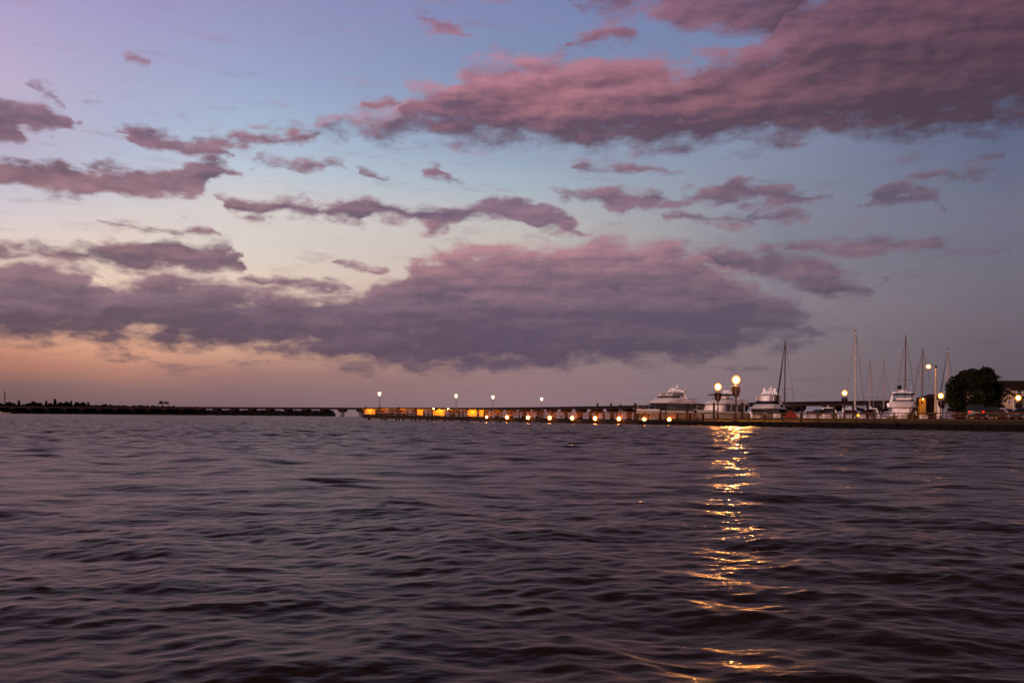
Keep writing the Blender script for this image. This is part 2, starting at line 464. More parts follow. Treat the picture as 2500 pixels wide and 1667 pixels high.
    pv = vadd(warped, vma(w2.outputs['Color'], (0.22, 0.22, 0.0), (-0.11, -0.11, 0.0)))
    p1 = puffs(pv)
    p2 = puffs(vadd(pv, (-0.09, 0.15, 0.0)))
    n3 = noise(vma(warped, (0.45, 1.5, 1.0), (0, 0, 5)), 1.3, 4, 0.5).outputs['Fac']

    mmax = None; depth = None
    SOFT = {'main_bank': 22, 'high_mass': 26, 'left_bank_upper': 14, 'top_row': 26, 'right_wisps': 17, 'right_streaks': 13}
    for name, segs in BANKS.items():
        tops, bots = [], []
        segs = sorted(segs, key=lambda q: q[0][0])
        for j, s in enumerate(segs):
            cs = (s[0][1] + s[0][2]) / 2; ce = (s[-1][1] + s[-1][2]) / 2
            g = 26
            gap0 = (s[0][0] - segs[j - 1][-1][0]) if j else 999
            gap1 = (segs[j + 1][0][0] - s[-1][0]) if j + 1 < len(segs) else 999
            if s[0][0] > 0:
                x = s[0][0] - min(16, gap0 * 0.45)
                tops.append(nrm(x, cs + g)); bots.append(nrm(x, cs - g))
            for x, a, b in s:
                tops.append(nrm(x, a)); bots.append(nrm(x, b))
            if s[-1][0] < 2480:
                x = s[-1][0] + min(16, gap1 * 0.45)
                tops.append(nrm(x, ce + g)); bots.append(nrm(x, ce - g))
        T, B = curve(tops), curve(bots)
        wpx = SOFT.get(name, 10)
        k = ELM * F / wpx
        m = M('MULTIPLY', M('MINIMUM', M('SUBTRACT', T, eln), M('MULTIPLY', M('SUBTRACT', eln, B), 0.8 if name in ('main_bank', 'high_mass') else 1.0)), k)
        if name == 'low_haze': m = M('SUBTRACT', m, 0.35)
        mmax = m if mmax is None else M('MAXIMUM', mmax, m)
        if name in ('main_bank', 'high_mass'):
            # 0 at the base of the bank, 1 at its top
            rel = M('DIVIDE', M('SUBTRACT', eln, B), M('MAXIMUM', M('SUBTRACT', T, B), 0.004), clamp=True)
            inside = M('GREATER_THAN', m, -0.6)
            rel = M('ADD', M('MULTIPLY', rel, inside), M('MULTIPLY', M('SUBTRACT', 1.0, inside), 0.55))
            depth = rel if depth is None else M('MULTIPLY', M('MULTIPLY', depth, rel), 1.818)
    mm = M('ADD', M('MINIMUM', M('MAXIMUM', mmax, -4.0), 2.9), M('MULTIPLY', M('SUBTRACT', n3, 0.5), 2.4))
    d = M('ADD', mm, M('MULTIPLY', M('SUBTRACT', n1, 0.5), 3.7))
    d = M('ADD', d, M('MULTIPLY', M('SUBTRACT', p1, 0.28), 1.9))
    alpha = MR(d, -0.85, 1.55, smooth=True)
    # thin veil of scattered wisps between the banks
    n4 = noise(vma(warped, (0.55, 1.3, 1.0), (3.1, 1.7, 11.0)), 1.7, 6, 0.6).outputs['Fac']
    veil = M('MULTIPLY', MR(n4, 0.53, 0.74, smooth=True), 0.34)
    alpha = M('MAXIMUM', alpha, veil)
    DARK = [
        (100, [(0, (120, 100, 135)), (300, (104, 84, 104)), (440, (108, 82, 98)), (620, (96, 76, 96)), (750, (90, 74, 92)), (830, (86, 70, 88)), (900, (128, 96, 100)), (1000, (105, 84, 90))]),
        (1250, [(0, (120, 92, 120)), (200, (118, 82, 98)), (320, (98, 74, 94)), (520, (106, 88, 112)), (700, (100, 82, 104)), (800, (90, 74, 98)), (880, (86, 72, 94)), (1000, (110, 90, 100))]),
        (2250, [(0, (78, 55, 70)), (200, (78, 56, 70)), (330, (76, 58, 74)), (480, (94, 86, 106)), (650, (92, 80, 98)), (830, (86, 76, 94)), (1000, (90, 78, 90))]),
    ]
    LIT = [
        (100, [(0, (180, 140, 160)), (300, (160, 120, 136)), (440, (166, 124, 132)), (620, (148, 112, 122)), (720, (140, 110, 126)), (830, (118, 92, 106)), (900, (170, 124, 116)), (1000, (130, 100, 100))]),
        (1250, [(0, (168, 120, 144)), (150, (186, 128, 144)), (260, (186, 122, 132)), (500, (160, 124, 140)), (620, (184, 132, 142)), (760, (126, 102, 120)), (880, (106, 88, 107)), (1000, (140, 112, 120))]),
        (2250, [(0, (122, 82, 98)), (200, (112, 78, 92)), (480, (122, 100, 116)), (620, (128, 104, 120)), (830, (106, 94, 108)), (1000, (104, 90, 100))]),
    ]
    dark, lit = columns(DARK), columns(LIT)
    lf = M('MULTIPLY_ADD', M('SUBTRACT', n1, n2), 0.9, 0.24)
    lf = M('ADD', lf, M('MULTIPLY', M('SUBTRACT', n3, 0.5), 1.8))
    lf = M('ADD', lf, M('MULTIPLY', M('SUBTRACT', depth, 0.45), 0.95))
    lf = M('ADD', lf, M('MULTIPLY', M('SUBTRACT', p1, p2), 0.65))
    # thin edges let more light through
    lf = M('ADD', lf, MR(d, 0.2, 2.0, 0.2, 0.0), clamp=True)
    cloud = MIX(lf, dark, lit)
    over = MR(el, 0.445, 0.66, 1.0, 0.0, smooth=True)  # sky overhead, out of view, darkened so the water reflects less light
    front = MR(aaz, 0.75, 1.1, 1.0, 0.0, smooth=True)
    alpha = M('MULTIPLY', M('MULTIPLY', alpha, 0.95), front)
    col = MIX(over, lin((56, 42, 44)), MIX(alpha, sky, cloud))
    # physical sky adds its share
    bg = nt.nodes.new('ShaderNodeBackground'); L(col, bg.inputs['Color']); bg.inputs['Strength'].default_value = 1.0
    bg2 = nt.nodes.new('ShaderNodeBackground'); L(ns.outputs['Color'], bg2.inputs['Color']); bg2.inputs['Strength'].default_value = 0.004
    ad = nt.nodes.new('ShaderNodeAddShader'); L(bg.outputs[0], ad.inputs[0]); L(bg2.outputs[0], ad.inputs[1])
    out = nt.nodes.new('ShaderNodeOutputWorld'); L(ad.outputs[0], out.inputs['Surface'])
    w.cycles.sampling_method = 'MANUAL'; w.cycles.sample_map_resolution = 512

build_world()

# afterglow from behind and left, very soft
sun = bpy.data.lights.new('sun', 'SUN')
sun.energy = 3.2; sun.angle = R(25); sun.color = (1.0, 0.62, 0.56)
suno = bpy.data.objects.new('sun', sun); COL.objects.link(suno)
saz, sel = R(-130), R(8)
sd = Vector((math.sin(saz) * math.cos(sel), math.cos(saz) * math.cos(sel), math.sin(sel)))
suno.rotation_euler = (-sd).to_track_quat('-Z', 'Y').to_euler()
suno.location = sd * 300

# ------------------------------------------------------------------ water
def water():
    r1 = [0.4, 0.8, 1.2]
    r = 1.5
    rows = list(r1)
    while r < 135:
        rows.append(r)
        r += min(max(0.007, r * r / EYE / 887 * 0.5), 0.12 if r < 55 else 0.25)
    while r < 14000:
        rows.append(r); r *= 1.15
    rows = np.array(rows)
    dense = np.linspace(-0.64, 0.64, 1150)
    side = np.linspace(0.64, 2 * PI - 0.64, 70)[1:-1]
    th = np.concatenate([dense, side])
    nr, nc = len(rows), len(th)
    RR, TT = np.meshgrid(rows, th, indexing='ij')
    X = RR * np.sin(TT); Y = RR * np.cos(TT)
    Z = np.zeros_like(X); DX = np.zeros_like(X); DY = np.zeros_like(X)
    dr = np.gradient(rows)
    spc = np.maximum(np.minimum(dr, 4), rows * (dense[1] - dense[0]))[:, None]
    n = 140
    lam = np.exp(np.linspace(math.log(0.065), math.log(14.0), n)) * np.exp(rng.normal(0, 0.03, n))
    for i in range(n):
        l = lam[i]
        # slope of each component by its length
        s = 0.029 * math.exp(-(math.log(l / 0.17) / 0.95) ** 2) + 0.025 * math.exp(-(math.log(l / 1.25) / 0.85) ** 2) + 0.002
        a = s * l / (2 * PI)
        ang = R(-100) + rng.normal(0, R(46))
        k = 2 * PI / l
        kx, ky = k * math.cos(ang), k * math.sin(ang)
        ph = rng.uniform(0, 2 * PI)
        att = np.clip((l / spc - 2.0) / 2.0, 0, 1)
        att = att * np.clip((400 - rows[:, None]) / 250, 0, 1)
        if l > 0.7: att = att * (0.80 + 0.40 * np.clip((rows[:, None] - 4) / 26, 0, 1))   # sheltered by the bank the picture is taken from
        sel_ = np.where(att[:, 0] > 0)[0]
        if len(sel_) == 0: continue
        # waves come in groups
        gx = kx * 0.13 + rng.normal(0, 0.1 * k); gy = ky * 0.13 + rng.normal(0, 0.1 * k)
        xs, ys = X[sel_], Y[sel_]
        env = 0.75 + 0.55 * np.sin(gx * xs + gy * ys + rng.uniform(0, 6.28))
        p = kx * xs + ky * ys + ph
        A = att[sel_] * a * env
        Z[sel_] += A * np.cos(p)
        DX[sel_] -= 0.75 * A * math.cos(ang) * np.sin(p)
        DY[sel_] -= 0.75 * A * math.sin(ang) * np.sin(p)
    co = np.stack([X + DX, Y + DY, Z], -1).reshape(-1, 3)
    co = np.vstack([co, [[0, 0, 0]]])
    idx = np.arange(nr * nc).reshape(nr, nc)
    nx = np.roll(idx, -1, axis=1)
    q = np.stack([idx[:-1], nx[:-1], nx[1:], idx[1:]], -1).reshape(-1, 4)
    me = bpy.data.meshes.new('water')
    nq = len(q)
    me.vertices.add(len(co)); me.vertices.foreach_set('co', co.astype(np.float32).ravel())
    tri = np.stack([np.full(nc, nr * nc), nx[0], idx[0]], -1)
    me.loops.add(nq * 4 + nc * 3)
    me.loops.foreach_set('vertex_index', np.concatenate([q.ravel(), tri.ravel()]).astype(np.int32))
    me.polygons.add(nq + nc)
    starts = np.concatenate([np.arange(nq) * 4, nq * 4 + np.arange(nc) * 3]).astype(np.int32)
    me.polygons.foreach_set('loop_start', starts)
    me.polygons.foreach_set('use_smooth', np.ones(nq + nc, bool))
    me.update(calc_edges=True)
    m = bpy.data.materials.new('water_surface'); m.use_nodes = True
    nt = m.node_tree; nt.nodes.remove(nt.nodes['Principled BSDF'])
    N = nt.nodes.new; L = nt.links.new
    geo = N('ShaderNodeNewGeometry')
    def noise(scale, det, sc3, rot):
        mp = N('ShaderNodeMapping'); mp.inputs['Scale'].default_value = sc3; mp.inputs['Rotation'].default_value = (0, 0, rot)
        L(geo.outputs['Position'], mp.inputs['Vector'])
        nz = N('ShaderNodeTexNoise'); nz.inputs['Scale'].default_value = scale; nz.inputs['Detail'].default_value = det; nz.inputs['Roughness'].default_value = 0.44
        L(mp.outputs['Vector'], nz.inputs['Vector'])
        return nz.outputs['Fac']
    ln = N('ShaderNodeVectorMath'); ln.operation = 'LENGTH'; L(geo.outputs['Position'], ln.inputs[0])
    mr = N('ShaderNodeMapRange'); L(ln.outputs['Value'], mr.inputs['Value'])      # rougher away from the sheltered bank
    for k, v in (('From Min', 4), ('From Max', 45), ('To Min', 0.07), ('To Max', 0.30)): mr.inputs[k].default_value = v
    bp = N('ShaderNodeBump'); bp.inputs['Strength'].default_value = 0.8
    L(noise(1.3, 6, (0.7, 1.25, 1), R(12)), bp.inputs['Height']); L(mr.outputs['Result'], bp.inputs['Distance'])
    bf = N('ShaderNodeBump'); bf.inputs['Strength'].default_value = 0.8; bf.inputs['Distance'].default_value = 0.014
    L(noise(10.0, 4, (0.75, 1.2, 1), R(-18)), bf.inputs['Height']); L(bp.outputs['Normal'], bf.inputs['Normal'])
    nrm_ = bf.outputs['Normal']
    fr = N('ShaderNodeFresnel'); fr.inputs['IOR'].default_value = 1.333; L(nrm_, fr.inputs['Normal'])
    TINT = (0.76, 0.65, 0.63, 1)          # brown river water
    g1 = N('ShaderNodeBsdfGlossy'); g1.inputs['Roughness'].default_value = 0.37; g1.inputs['Color'].default_value = TINT; L(nrm_, g1.inputs['Normal'])
    g2 = N('ShaderNodeBsdfGlossy'); g2.inputs['Roughness'].default_value = 0.07; g2.inputs['Color'].default_value = TINT; L(nrm_, g2.inputs['Normal'])
    gm = N('ShaderNodeMixShader'); gm.inputs[0].default_value = 0.30; L(g1.outputs[0], gm.inputs[1]); L(g2.outputs[0], gm.inputs[2])
    df = N('ShaderNodeBsdfDiffuse'); df.inputs['Color'].default_value = (0.017, 0.0095, 0.008, 1)
    pw = N('ShaderNodeMath'); pw.operation = 'POWER'; L(fr.outputs[0], pw.inputs[0]); pw.inputs[1].default_value = 1.15      # choppy faces hide one another at grazing view
    mx = N('ShaderNodeMixShader'); L(pw.outputs[0], mx.inputs[0]); L(df.outputs[0], mx.inputs[1]); L(gm.outputs[0], mx.inputs[2])
    L(mx.outputs[0], nt.nodes['Material Output'].inputs['Surface'])
    me.materials.append(m)
    assert me.polygons[nq // 2].normal.z > 0 and me.polygons[nq + 5].normal.z > 0
    o = bpy.data.objects.new('water', me); COL.objects.link(o)
    tag(o, kind='structure')
water()

# ------------------------------------------------------------------ quay land
K0 = Vector((17.6, 124)); K1 = Vector((40.5, 70))
U = (K1 - K0).normalized(); NV = Vector((-U.y, U.x))
if NV.x < 0: NV = -NV
def quay(al, pe):
    p = K0 + U * al + NV * pe
    return p.x, p.y
def ground(x, y):
    p = Vector((x, y)) - K0
    pe = p.dot(NV)
    return 0.58 + 0.57 * min(1.0, max(0.0, pe) / 26.0)

def land():
    back = [(K0.x, K0.y), (21, 131), (30, 136.5), (42, 142), (56, 149), (68, 155), (78, 168), (95, 200), (150, 300), (260, 420)]
    nB = len(back)
    # strips between the front edge and the back edge
    front_len = 190
    nA, nP = 60, 16
    vs, fs = [], []
    bl = [0]
    for i in range(1, nB): bl.append(bl[-1] + (Vector(back[i]) - Vector(back[i - 1])).length)
    def bpt(t):
        d = t * bl[-1]
        for i in range(1, nB):
            if d <= bl[i] + 1e-6:
                f = (d - bl[i - 1]) / (bl[i] - bl[i - 1])
                return Vector(back[i - 1]).lerp(Vector(back[i]), f)
        return Vector(back[-1])
    for i in range(nA + 1):
        t = i / nA
        f_ = K0 + U * (front_len * t) ; b_ = bpt(t ** 1.4)
        for j in range(nP + 1):
            p = f_.lerp(b_, (j / nP) ** 1.6)
            z = ground(p.x, p.y) + 0.02 * math.sin(p.x * 1.3) * math.cos(p.y * 0.9)
            vs.append((p.x, p.y, z))
    for i in range(nA):
        for j in range(nP):
            a = i * (nP + 1) + j
            fs.append((a, a + 1, a + nP + 2, a + nP + 1))
    o = MB().add(vs, fs).build('lawn', grassm, smooth=True)
    tag(o, kind='structure')
    # bank skirt under the lawn's back edge
    m = MB()
    for i in range(nB - 1):
        a, b = back[i], back[i + 1]
        za, zb = ground(*a) + 0.03, ground(*b) + 0.03
        m.add([(a[0], a[1], za), (b[0], b[1], zb), (b[0], b[1], -1), (a[0], a[1], -1)], [(0, 1, 2, 3)])
    tag(m.build('bank', soil), kind='structure')
    # car park behind the lawn
    pts = [(55, 107), (66, 102), (100, 108), (120, 150), (86, 152), (68, 128)]
    m = MB(); n = len(pts)
    m.add([(x, y, ground(x, y) + 0.03) for x, y in pts], [tuple(range(n))])
    tag(m.build('parking_lot', asphalt), kind='structure')
land()

def seawall():
    t = thing('seawall', 'low dark seawall holding the lawn above the water', 'wall', (K0.x, K0.y, 0))
    def seg(m, a, b, w, z0, z1):
        a = Vector(a) - K0; b = Vector(b) - K0
        m.beam((a.x, a.y, (z0 + z1) / 2), (b.x, b.y, (z0 + z1) / 2), w, z1 - z0)
    m = MB()
    seg(m, quay(-0.2, 0.0), quay(150, 0.0), 0.3, -0.8, 0.46)
    for i in range(60):       # corrugation of the sheet piles
        seg(m, quay(0.4 + i * 1.6, -0.2), quay(1.2 + i * 1.6, -0.2), 0.16, -0.8, 0.44)
    m.build('face', wallmat, t)
    m = MB(); seg(m, quay(-0.3, -0.05), quay(150, -0.05), 0.55, 0.462, 0.60)
    m.build('cap', timberdark, t)
    m = MB()
    p0 = Vector((K0.x, K0.y)); p1 = Vector((21.2, 131.2))
    seg(m, p0, p1, 0.3, -0.8, 0.45)
    m.build('return_wall', wallmat, t)
seawall()

# railing along the quay edge
def railing():
    t = thing('railing', 'thin wooden railing running along the lawn edge above the seawall', 'railing', (K0.x, K0.y, 0))
    base = K0 + NV * 0.55
    xs = [1557, 1583, 1612, 1654, 1685, 1717, 1751, 1792, 1830, 1868, 1911, 1955, 1997, 2042, 2090, 2135, 2183, 2233, 2283, 2335, 2388, 2445, 2505, 2570, 2640, 2715]
    al = []
    for x in xs:
        s = (x - CX) / F
        k = (s * base.y - base.x) / (U.x - s * U.y)
        al.append(k)
    for i, a in enumerate(al):
        p = base + U * a - K0
        wd = 0.20 if i < 6 else 0.10
        MB().box((p.x, p.y, 0.60 + 0.48), (wd, wd, 0.98), math.atan2(U.y, U.x)).build('post', timberdark if i < 6 else timber, t)
    for nm, z, h in (('top_rail', 1.53, 0.10), ('middle_rail', 1.22, 0.06), ('lower_rail', 0.93, 0.06)):
        p, q = base + U * (al[0] - 0.1) - K0, base + U * (al[-1] + 0.2) - K0
        MB().beam((p.x, p.y, z), (q.x, q.y, z), 0.07, h).build(nm, board, t)
    # the first bays by the pier have solid boards
    m = MB()
    for z in (1.08, 1.38):
        p, q = base + U * al[0] - K0, base + U * al[5] - K0
        m.beam((p.x, p.y, z), (q.x, q.y, z), 0.05, 0.13)
    m.build('infill_boards', board, t)
railing()

# ------------------------------------------------------------------ fishing pier
P0 = Vector((17.9, 126.0)); P1 = Vector((-29.0, 180.0))
PL = (P1 - P0).length; PU = (P1 - P0).normalized(); PN = Vector((PU.y, -PU.x))
if PN.y > 0: PN = -PN                       # PN points to the camera side
def pz(a): return 1.75 + (2.32 - 1.75) * a / PL      # top rail height along the pier
def along(px, side=0.0):
    s = (px - CX) / F
    b = P0 + PN * side
    return (s * b.y - b.x) / (PU.x - s * PU.y)
def pp(a, side, z):
    p = P0 + PU * a + PN * side
    return (p.x - P0.x, p.y - P0.y, z)

def pier():
    t = thing('pier', 'long low wooden pier with slatted rails, lit amber from inside', 'pier', (P0.x, P0.y, 0))
    W = 1.5
    ang = math.atan2(PU.y, PU.x)
    m = MB(); m.beam(pp(-1, 0, pz(0) - 1.16), pp(PL, 0, pz(PL) - 1.16), 2 * W, 0.08); m.build('deck', timber, t)
    m = MB(); m.beam(pp(-1, W + 0.03, pz(0) - 1.45), pp(PL, W + 0.03, pz(PL) - 1.5), 0.10, 0.68); m.build('fascia', timberdark, t)
    m = MB(); m.beam(pp(-1, -W - 0.03, pz(0) - 1.32), pp(PL, -W - 0.03, pz(PL) - 1.36), 0.10, 0.42); m.build('fascia', timberdark, t)
    n = 27
    for i in range(n + 1):
        a = PL * i / n
        wide = 0.42 if i % 4 == 3 else 0.2
        p = pp(a, W, 0)
        MB().box((p[0], p[1], pz(a) - 0.60), (wide, 0.16, 1.16), ang).build('post', timberdark, t)
        p = pp(a, -W, 0)
        MB().box((p[0], p[1], pz(a) - 0.60), (0.16, 0.14, 1.16), ang).build('post', timberdark, t)
        if i % 2 == 0:
            for sd in (W - 0.1, -W + 0.1):
                q0 = pp(a + 0.2, sd, -1.2); q1 = pp(a + 0.2, sd, pz(a) - 1.2)
                MB().tube([q0, q1], 0.15, 8).build('pile', pilewood, t)
    for sd, mm in ((W + 0.09, board), (-W + 0.08, board)):
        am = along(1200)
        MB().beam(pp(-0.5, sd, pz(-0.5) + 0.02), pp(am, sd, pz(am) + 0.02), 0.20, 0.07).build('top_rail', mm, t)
        MB().beam(pp(am + 0.02, sd, pz(am) + 0.02), pp(PL, sd, pz(PL) + 0.02), 0.22, 0.12).build('top_rail', glowboard, t)  # paler length painted in for the glowing rail line
        for k, dz in enumerate((0.22, 0.50, 0.78)):
            MB().beam(pp(-0.5, sd, pz(0) - dz), pp(PL, sd, pz(PL) - dz), 0.05, 0.15).build('rail_board', mm, t)
    # end rail across the far end
    m = MB()
    for dz in (0.0, 0.22, 0.5, 0.78): m.beam(pp(PL + 0.06, -W, pz(PL) - dz), pp(PL + 0.06, W, pz(PL) - dz), 0.06, 0.14)
    m.build('end_rail', board, t)
    # solid panels added in the glowing bays to catch the rail lights
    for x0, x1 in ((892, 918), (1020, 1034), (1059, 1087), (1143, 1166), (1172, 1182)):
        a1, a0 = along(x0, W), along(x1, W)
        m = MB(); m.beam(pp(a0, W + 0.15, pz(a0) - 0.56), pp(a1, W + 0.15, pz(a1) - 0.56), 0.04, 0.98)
        m.build('light_catch_panel', panelwood, t)
    # lattice of a few bays
    for x0, x1 in ((945, 962), (1010, 1022), (1120, 1132), (1250, 1262)):
        a1, a0 = along(x0, W), along(x1, W)
        m = MB()
        for k in range(4):
            f0 = a0 + (a1 - a0) * k / 4; f1 = a0 + (a1 - a0) * (k + 1) / 4
            m.beam(pp(f0, W + 0.02, pz(f0) - 1.0), pp(f1, W + 0.02, pz(f1) - 0.1), 0.03, 0.05)
            m.beam(pp(f1, W + 0.02, pz(f1) - 1.0), pp(f0, W + 0.02, pz(f0) - 0.1), 0.03, 0.05)
        m.build('lattice', timberdark, t)
    return W
PW = pier()

# small lights over the rail; shaded ones off the panels added for rail glow
def rail_light(px, label, sc_=1.0, hooded=True):
    a = along(px, PW + 0.15)
    p = P0 + PU * a + PN * (PW + 0.15)
    z = pz(a)
    t = thing('rail_light', label, 'light', (p.x, p.y, z), 0, 'small lights over the pier rail')
    n = PN * 0.95
    MB().tube([(0, 0, 0), (n.x * 0.3, n.y * 0.3, 0.28), (n.x, n.y, 0.30)], 0.03, 6).build('arm', blackiron, t)
    if not hooded:
        MB().ball((n.x, n.y, 0.17), 0.09 * sc_, 1.0, 10, 6).build('globe', g_deck, t, smooth=True)
    if hooded:       # shade added on the water side to keep the bulb out of sight
        m = MB(); q = PN * 1.10
        m.box((q.x, q.y, 0.16), (0.62, 0.03, 0.40), math.atan2(PU.y, PU.x))
        m.box((n.x, n.y, 0.375), (0.62, 0.36, 0.03), math.atan2(PU.y, PU.x))
        m.build('shade', blackiron, t)
        MB().lathe((n.x, n.y, 0.26), [(0.05, 0.0), (0.05, 0.10)], 8).build('socket', blackiron, t)
        ld = bpy.data.lights.new('bulb', 'POINT'); ld.energy = 210 * sc_ * sc_; ld.color = (1.0, 0.42, 0.035); ld.shadow_soft_size = 0.07
        lo = bpy.data.objects.new('bulb', ld); COL.objects.link(lo); lo.parent = t; lo.location = (n.x, n.y, 0.17)
for px, lb, k, hd in ((903, 'small shaded light over the lit yellow panel at the far end of the pier', 1.15, True),
               (938, 'added shaded light that makes the pier rail glow just right of the first tall pier lamp', 1.1, True),
               (985, 'added shaded light that makes the pier rail glow midway between the first and second tall pier lamps', 1.0, True),
               (1027, 'small shaded light over the narrow lit panel left of the second tall pier lamp', 1.0, True),
               (1069, 'small bare light over the wide yellow panel left of the second tall pier lamp', 0.9, False),
               (1077, 'small shaded light over the wide yellow panel left of the second tall pier lamp', 1.2, True),
               (1105, 'small bare light on the pier rail just left of the second tall pier lamp', 0.7, False),
               (1154, 'small shaded light over the wide yellow panel between the second and third tall pier lamps', 1.3, True),
               (1178, 'small shaded light over the narrow lit panel left of the third tall pier lamp', 0.9, True),
               (1212, 'added shaded light that makes the pier rail glow just right of the third tall pier lamp', 1.0, True)):
    rail_light(px, lb, k, hd)

# globe lights on the water side of the pier and the quay railing
GL = [(1188, 1017.8), (1238, 1018.3), (1289, 1019), (1342, 1019.8), (1397, 1020.2), (1453, 1021), (1511, 1021.8), (1573, 1023.2), (1634, 1023.6)]
ords = ['leftmost round orange globe light low on the pier, smaller than the rest', 'second round orange globe light along the pier counted from the left', 'third round orange globe light along the pier counted from the left',
        'round orange globe light on the pier just right of the fourth tall lamp', 'round orange globe light on the pier, two right of the fourth tall lamp',
        'round orange globe light on the pier just left of the first tall mooring pile', 'last round orange globe light on the pier before the lawn corner',
        'orange globe light on the lawn corner railing under the leftmost motor yacht bow', 'rightmost orange globe light on the railing under the leftmost motor yacht']
proto = None
for i, (px, py) in enumerate(GL):
    if i < 7:
        a = along(px, PW + 0.75); p = P0 + PU * a + PN * (PW + 0.75)
        Y = p.y
    else:
        s = (px - CX) / F; b0 = K0 - NV * 0.0
        k = (s * b0.y - b0.x) / (U.x - s * U.y); p = b0 + U * k; Y = p.y
    w = at(px, py, Y)
    if proto is None:
        proto = thing('globe_light', ords[i], 'light', w, 0, 'orange globe lights along the pier')
        MB().ball((0, 0, 0), 0.42, 1.0, 14, 8).build('globe', g_pier, proto, smooth=True)
        MB().tube([(0, 0, -0.2), (0, 0, -0.62)], 0.05, 6).add(*((lambda b: (b.v, b.f))(MB().box((0.0, 0.3, -0.58), (0.1, 0.7, 0.08))))).build('bracket', blackiron, proto)
        proto.scale = (0.66, 0.66, 0.66)
    else:
        dup(proto, w, 0, ords[i], (0.86, 0.86, 0.86) if i < 7 else (0.78, 0.78, 0.78))

# ------------------------------------------------------------------ rear boardwalk with four tall lamps
def boardwalk():
    A = Vector((at(900, 1000, 189).x, 189)); B = Vector((at(1400, 1000, 232).x, 232))
    t = thing('boardwalk', 'dark low boardwalk behind the pier carrying the four tall lamps', 'boardwalk', (A.x, A.y, 0))
    d = B - A
    MB().beam((0, 0, 1.35), (d.x, d.y, 1.35), 2.4, 0.2).build('deck', timberdark, t)
    n = 14
    for i in range(n + 1):
        p = d * (i / n)
        MB().tube([(p.x, p.y, -1), (p.x, p.y, 1.25)], 0.18, 8).build('pile', pilewood, t)
    return A, B
BA, BB = boardwalk()
LAMPS4 = [(926, 962, 'leftmost tall lamp with a bright round head over the far end of the pier'),
          (1113, 967, 'second tall lamp from the left above the pier'),
          (1203, 970, 'third tall lamp from the left above the pier'),
          (1322, 974.5, 'fourth and rightmost tall lamp above the pier, seen against the bridge')]
p4 = None
for px, py, lb in LAMPS4:
    s = (px - CX) / F; d = (BB - BA)
    k = (s * BA.y - BA.x) / (d.x - s * d.y); p = BA + d * k
    top = at(px, py, p.y).z
    if p4 is None:
        p4 = thing('pier_lamp', lb, 'street lamp', (p.x, p.y, 1.45), 0, 'tall lamps behind the pier')
        H4 = top - 1.45
        MB().tube([(0, 0, 0), (0, 0, 0.5), (0, 0, H4 - 0.3)], [0.13, 0.09, 0.07], 8).build('pole', mastdark, p4)
        MB().lathe((0, 0, 0), [(0.03, H4 - 0.40), (0.10, H4 - 0.38), (0.24, H4 - 0.16), (0.38, H4 + 0.12), (0.36, H4 + 0.30), (0.16, H4 + 0.46), (0.02, H4 + 0.48)], 14).build('globe', g_far, p4, smooth=True)
        MB().lathe((0, 0, 0), [(0.05, H4 + 0.48), (0.03, H4 + 0.52), (0.01, H4 + 0.60)], 8).build('finial', blackiron, p4)
    else:
        dup(p4, (p.x, p.y, 1.45), 0, lb, (1, 1, (top - 1.45) / H4))

# ------------------------------------------------------------------ banner lamp posts on the waterfront
def post_lamp(px, py, Y, label, gm, r=0.36, base=None, arms=True, bw=0.50):
    top = at(px, py, Y)
    z0 = ground(top.x, top.y) if base is None else base
    h = top.z - z0
    t = thing('lamp_post', label, 'street lamp', (top.x, top.y, z0), 0, 'banner lamp posts on the waterfront')
    pole = MB().lathe((0, 0, 0), [(0.24, 0.0), (0.24, 0.10), (0.16, 0.22), (0.15, 0.55), (0.10, 0.70), (0.085, h * 0.5), (0.07, h - 0.75), (0.12, h - 0.70), (0.07, h - 0.62), (0.10, h - r * 0.9)], 10)
    pole.build('post', postmat, t, smooth=True)
    g = MB().lathe((0, 0, 0), [(r * 0.35, h - r), (r * 0.75, h - r * 0.72), (r * 0.98, h - r * 0.2), (r, h + r * 0.15), (r * 0.82, h + r * 0.6), (r * 0.4, h + r * 0.95), (0.02, h + r * 1.08)], 16)
    g.build('globe', gm, t, smooth=True)
    MB().lathe((0, 0, 0), [(0.05, h + r * 1.06), (0.035, h + r * 1.2), (0.01, h + r * 1.4)], 8).build('finial', blackiron, t)
    if arms:
        zt = h - 0.78
        MB().tube([(-bw - 0.18, 0, zt), (bw + 0.18, 0, zt)], 0.025, 6).build('crossbar', blackiron, t)
        for sgn in (-1, 1):
            poly = [(0.10, zt - 0.04), (bw, zt - 0.04), (bw * 1.02, zt - 0.45), (bw * 0.85, zt - 0.85), (bw * 0.5, zt - 1.15), (0.10, zt - 1.38)]
            MB().prism([(sgn * a, b) for a, b in poly], 0.03, 'xz').build('banner', banner, t)
    return t
post_lamp(1797, 927, 106, 'tallest brightest lamp post, at the lawn edge over the gold glitter on the water', g_main, 0.52)
post_lamp(1753, 944, 124, 'second brightest lamp post, in front of the middle white motor yacht', g_second, 0.52)
post_lamp(2062, 959, 147, 'lamp post beside the tallest-looking sailboat mast, right of the low cruiser', g_lamp, 0.46)
post_lamp(2297, 966, 150, 'lamp post between the street light pole and the dark round tree', g_lamp, 0.48)
post_lamp(2486, 971, 150, 'lamp post in front of the tan house', g_lamp, 0.48)

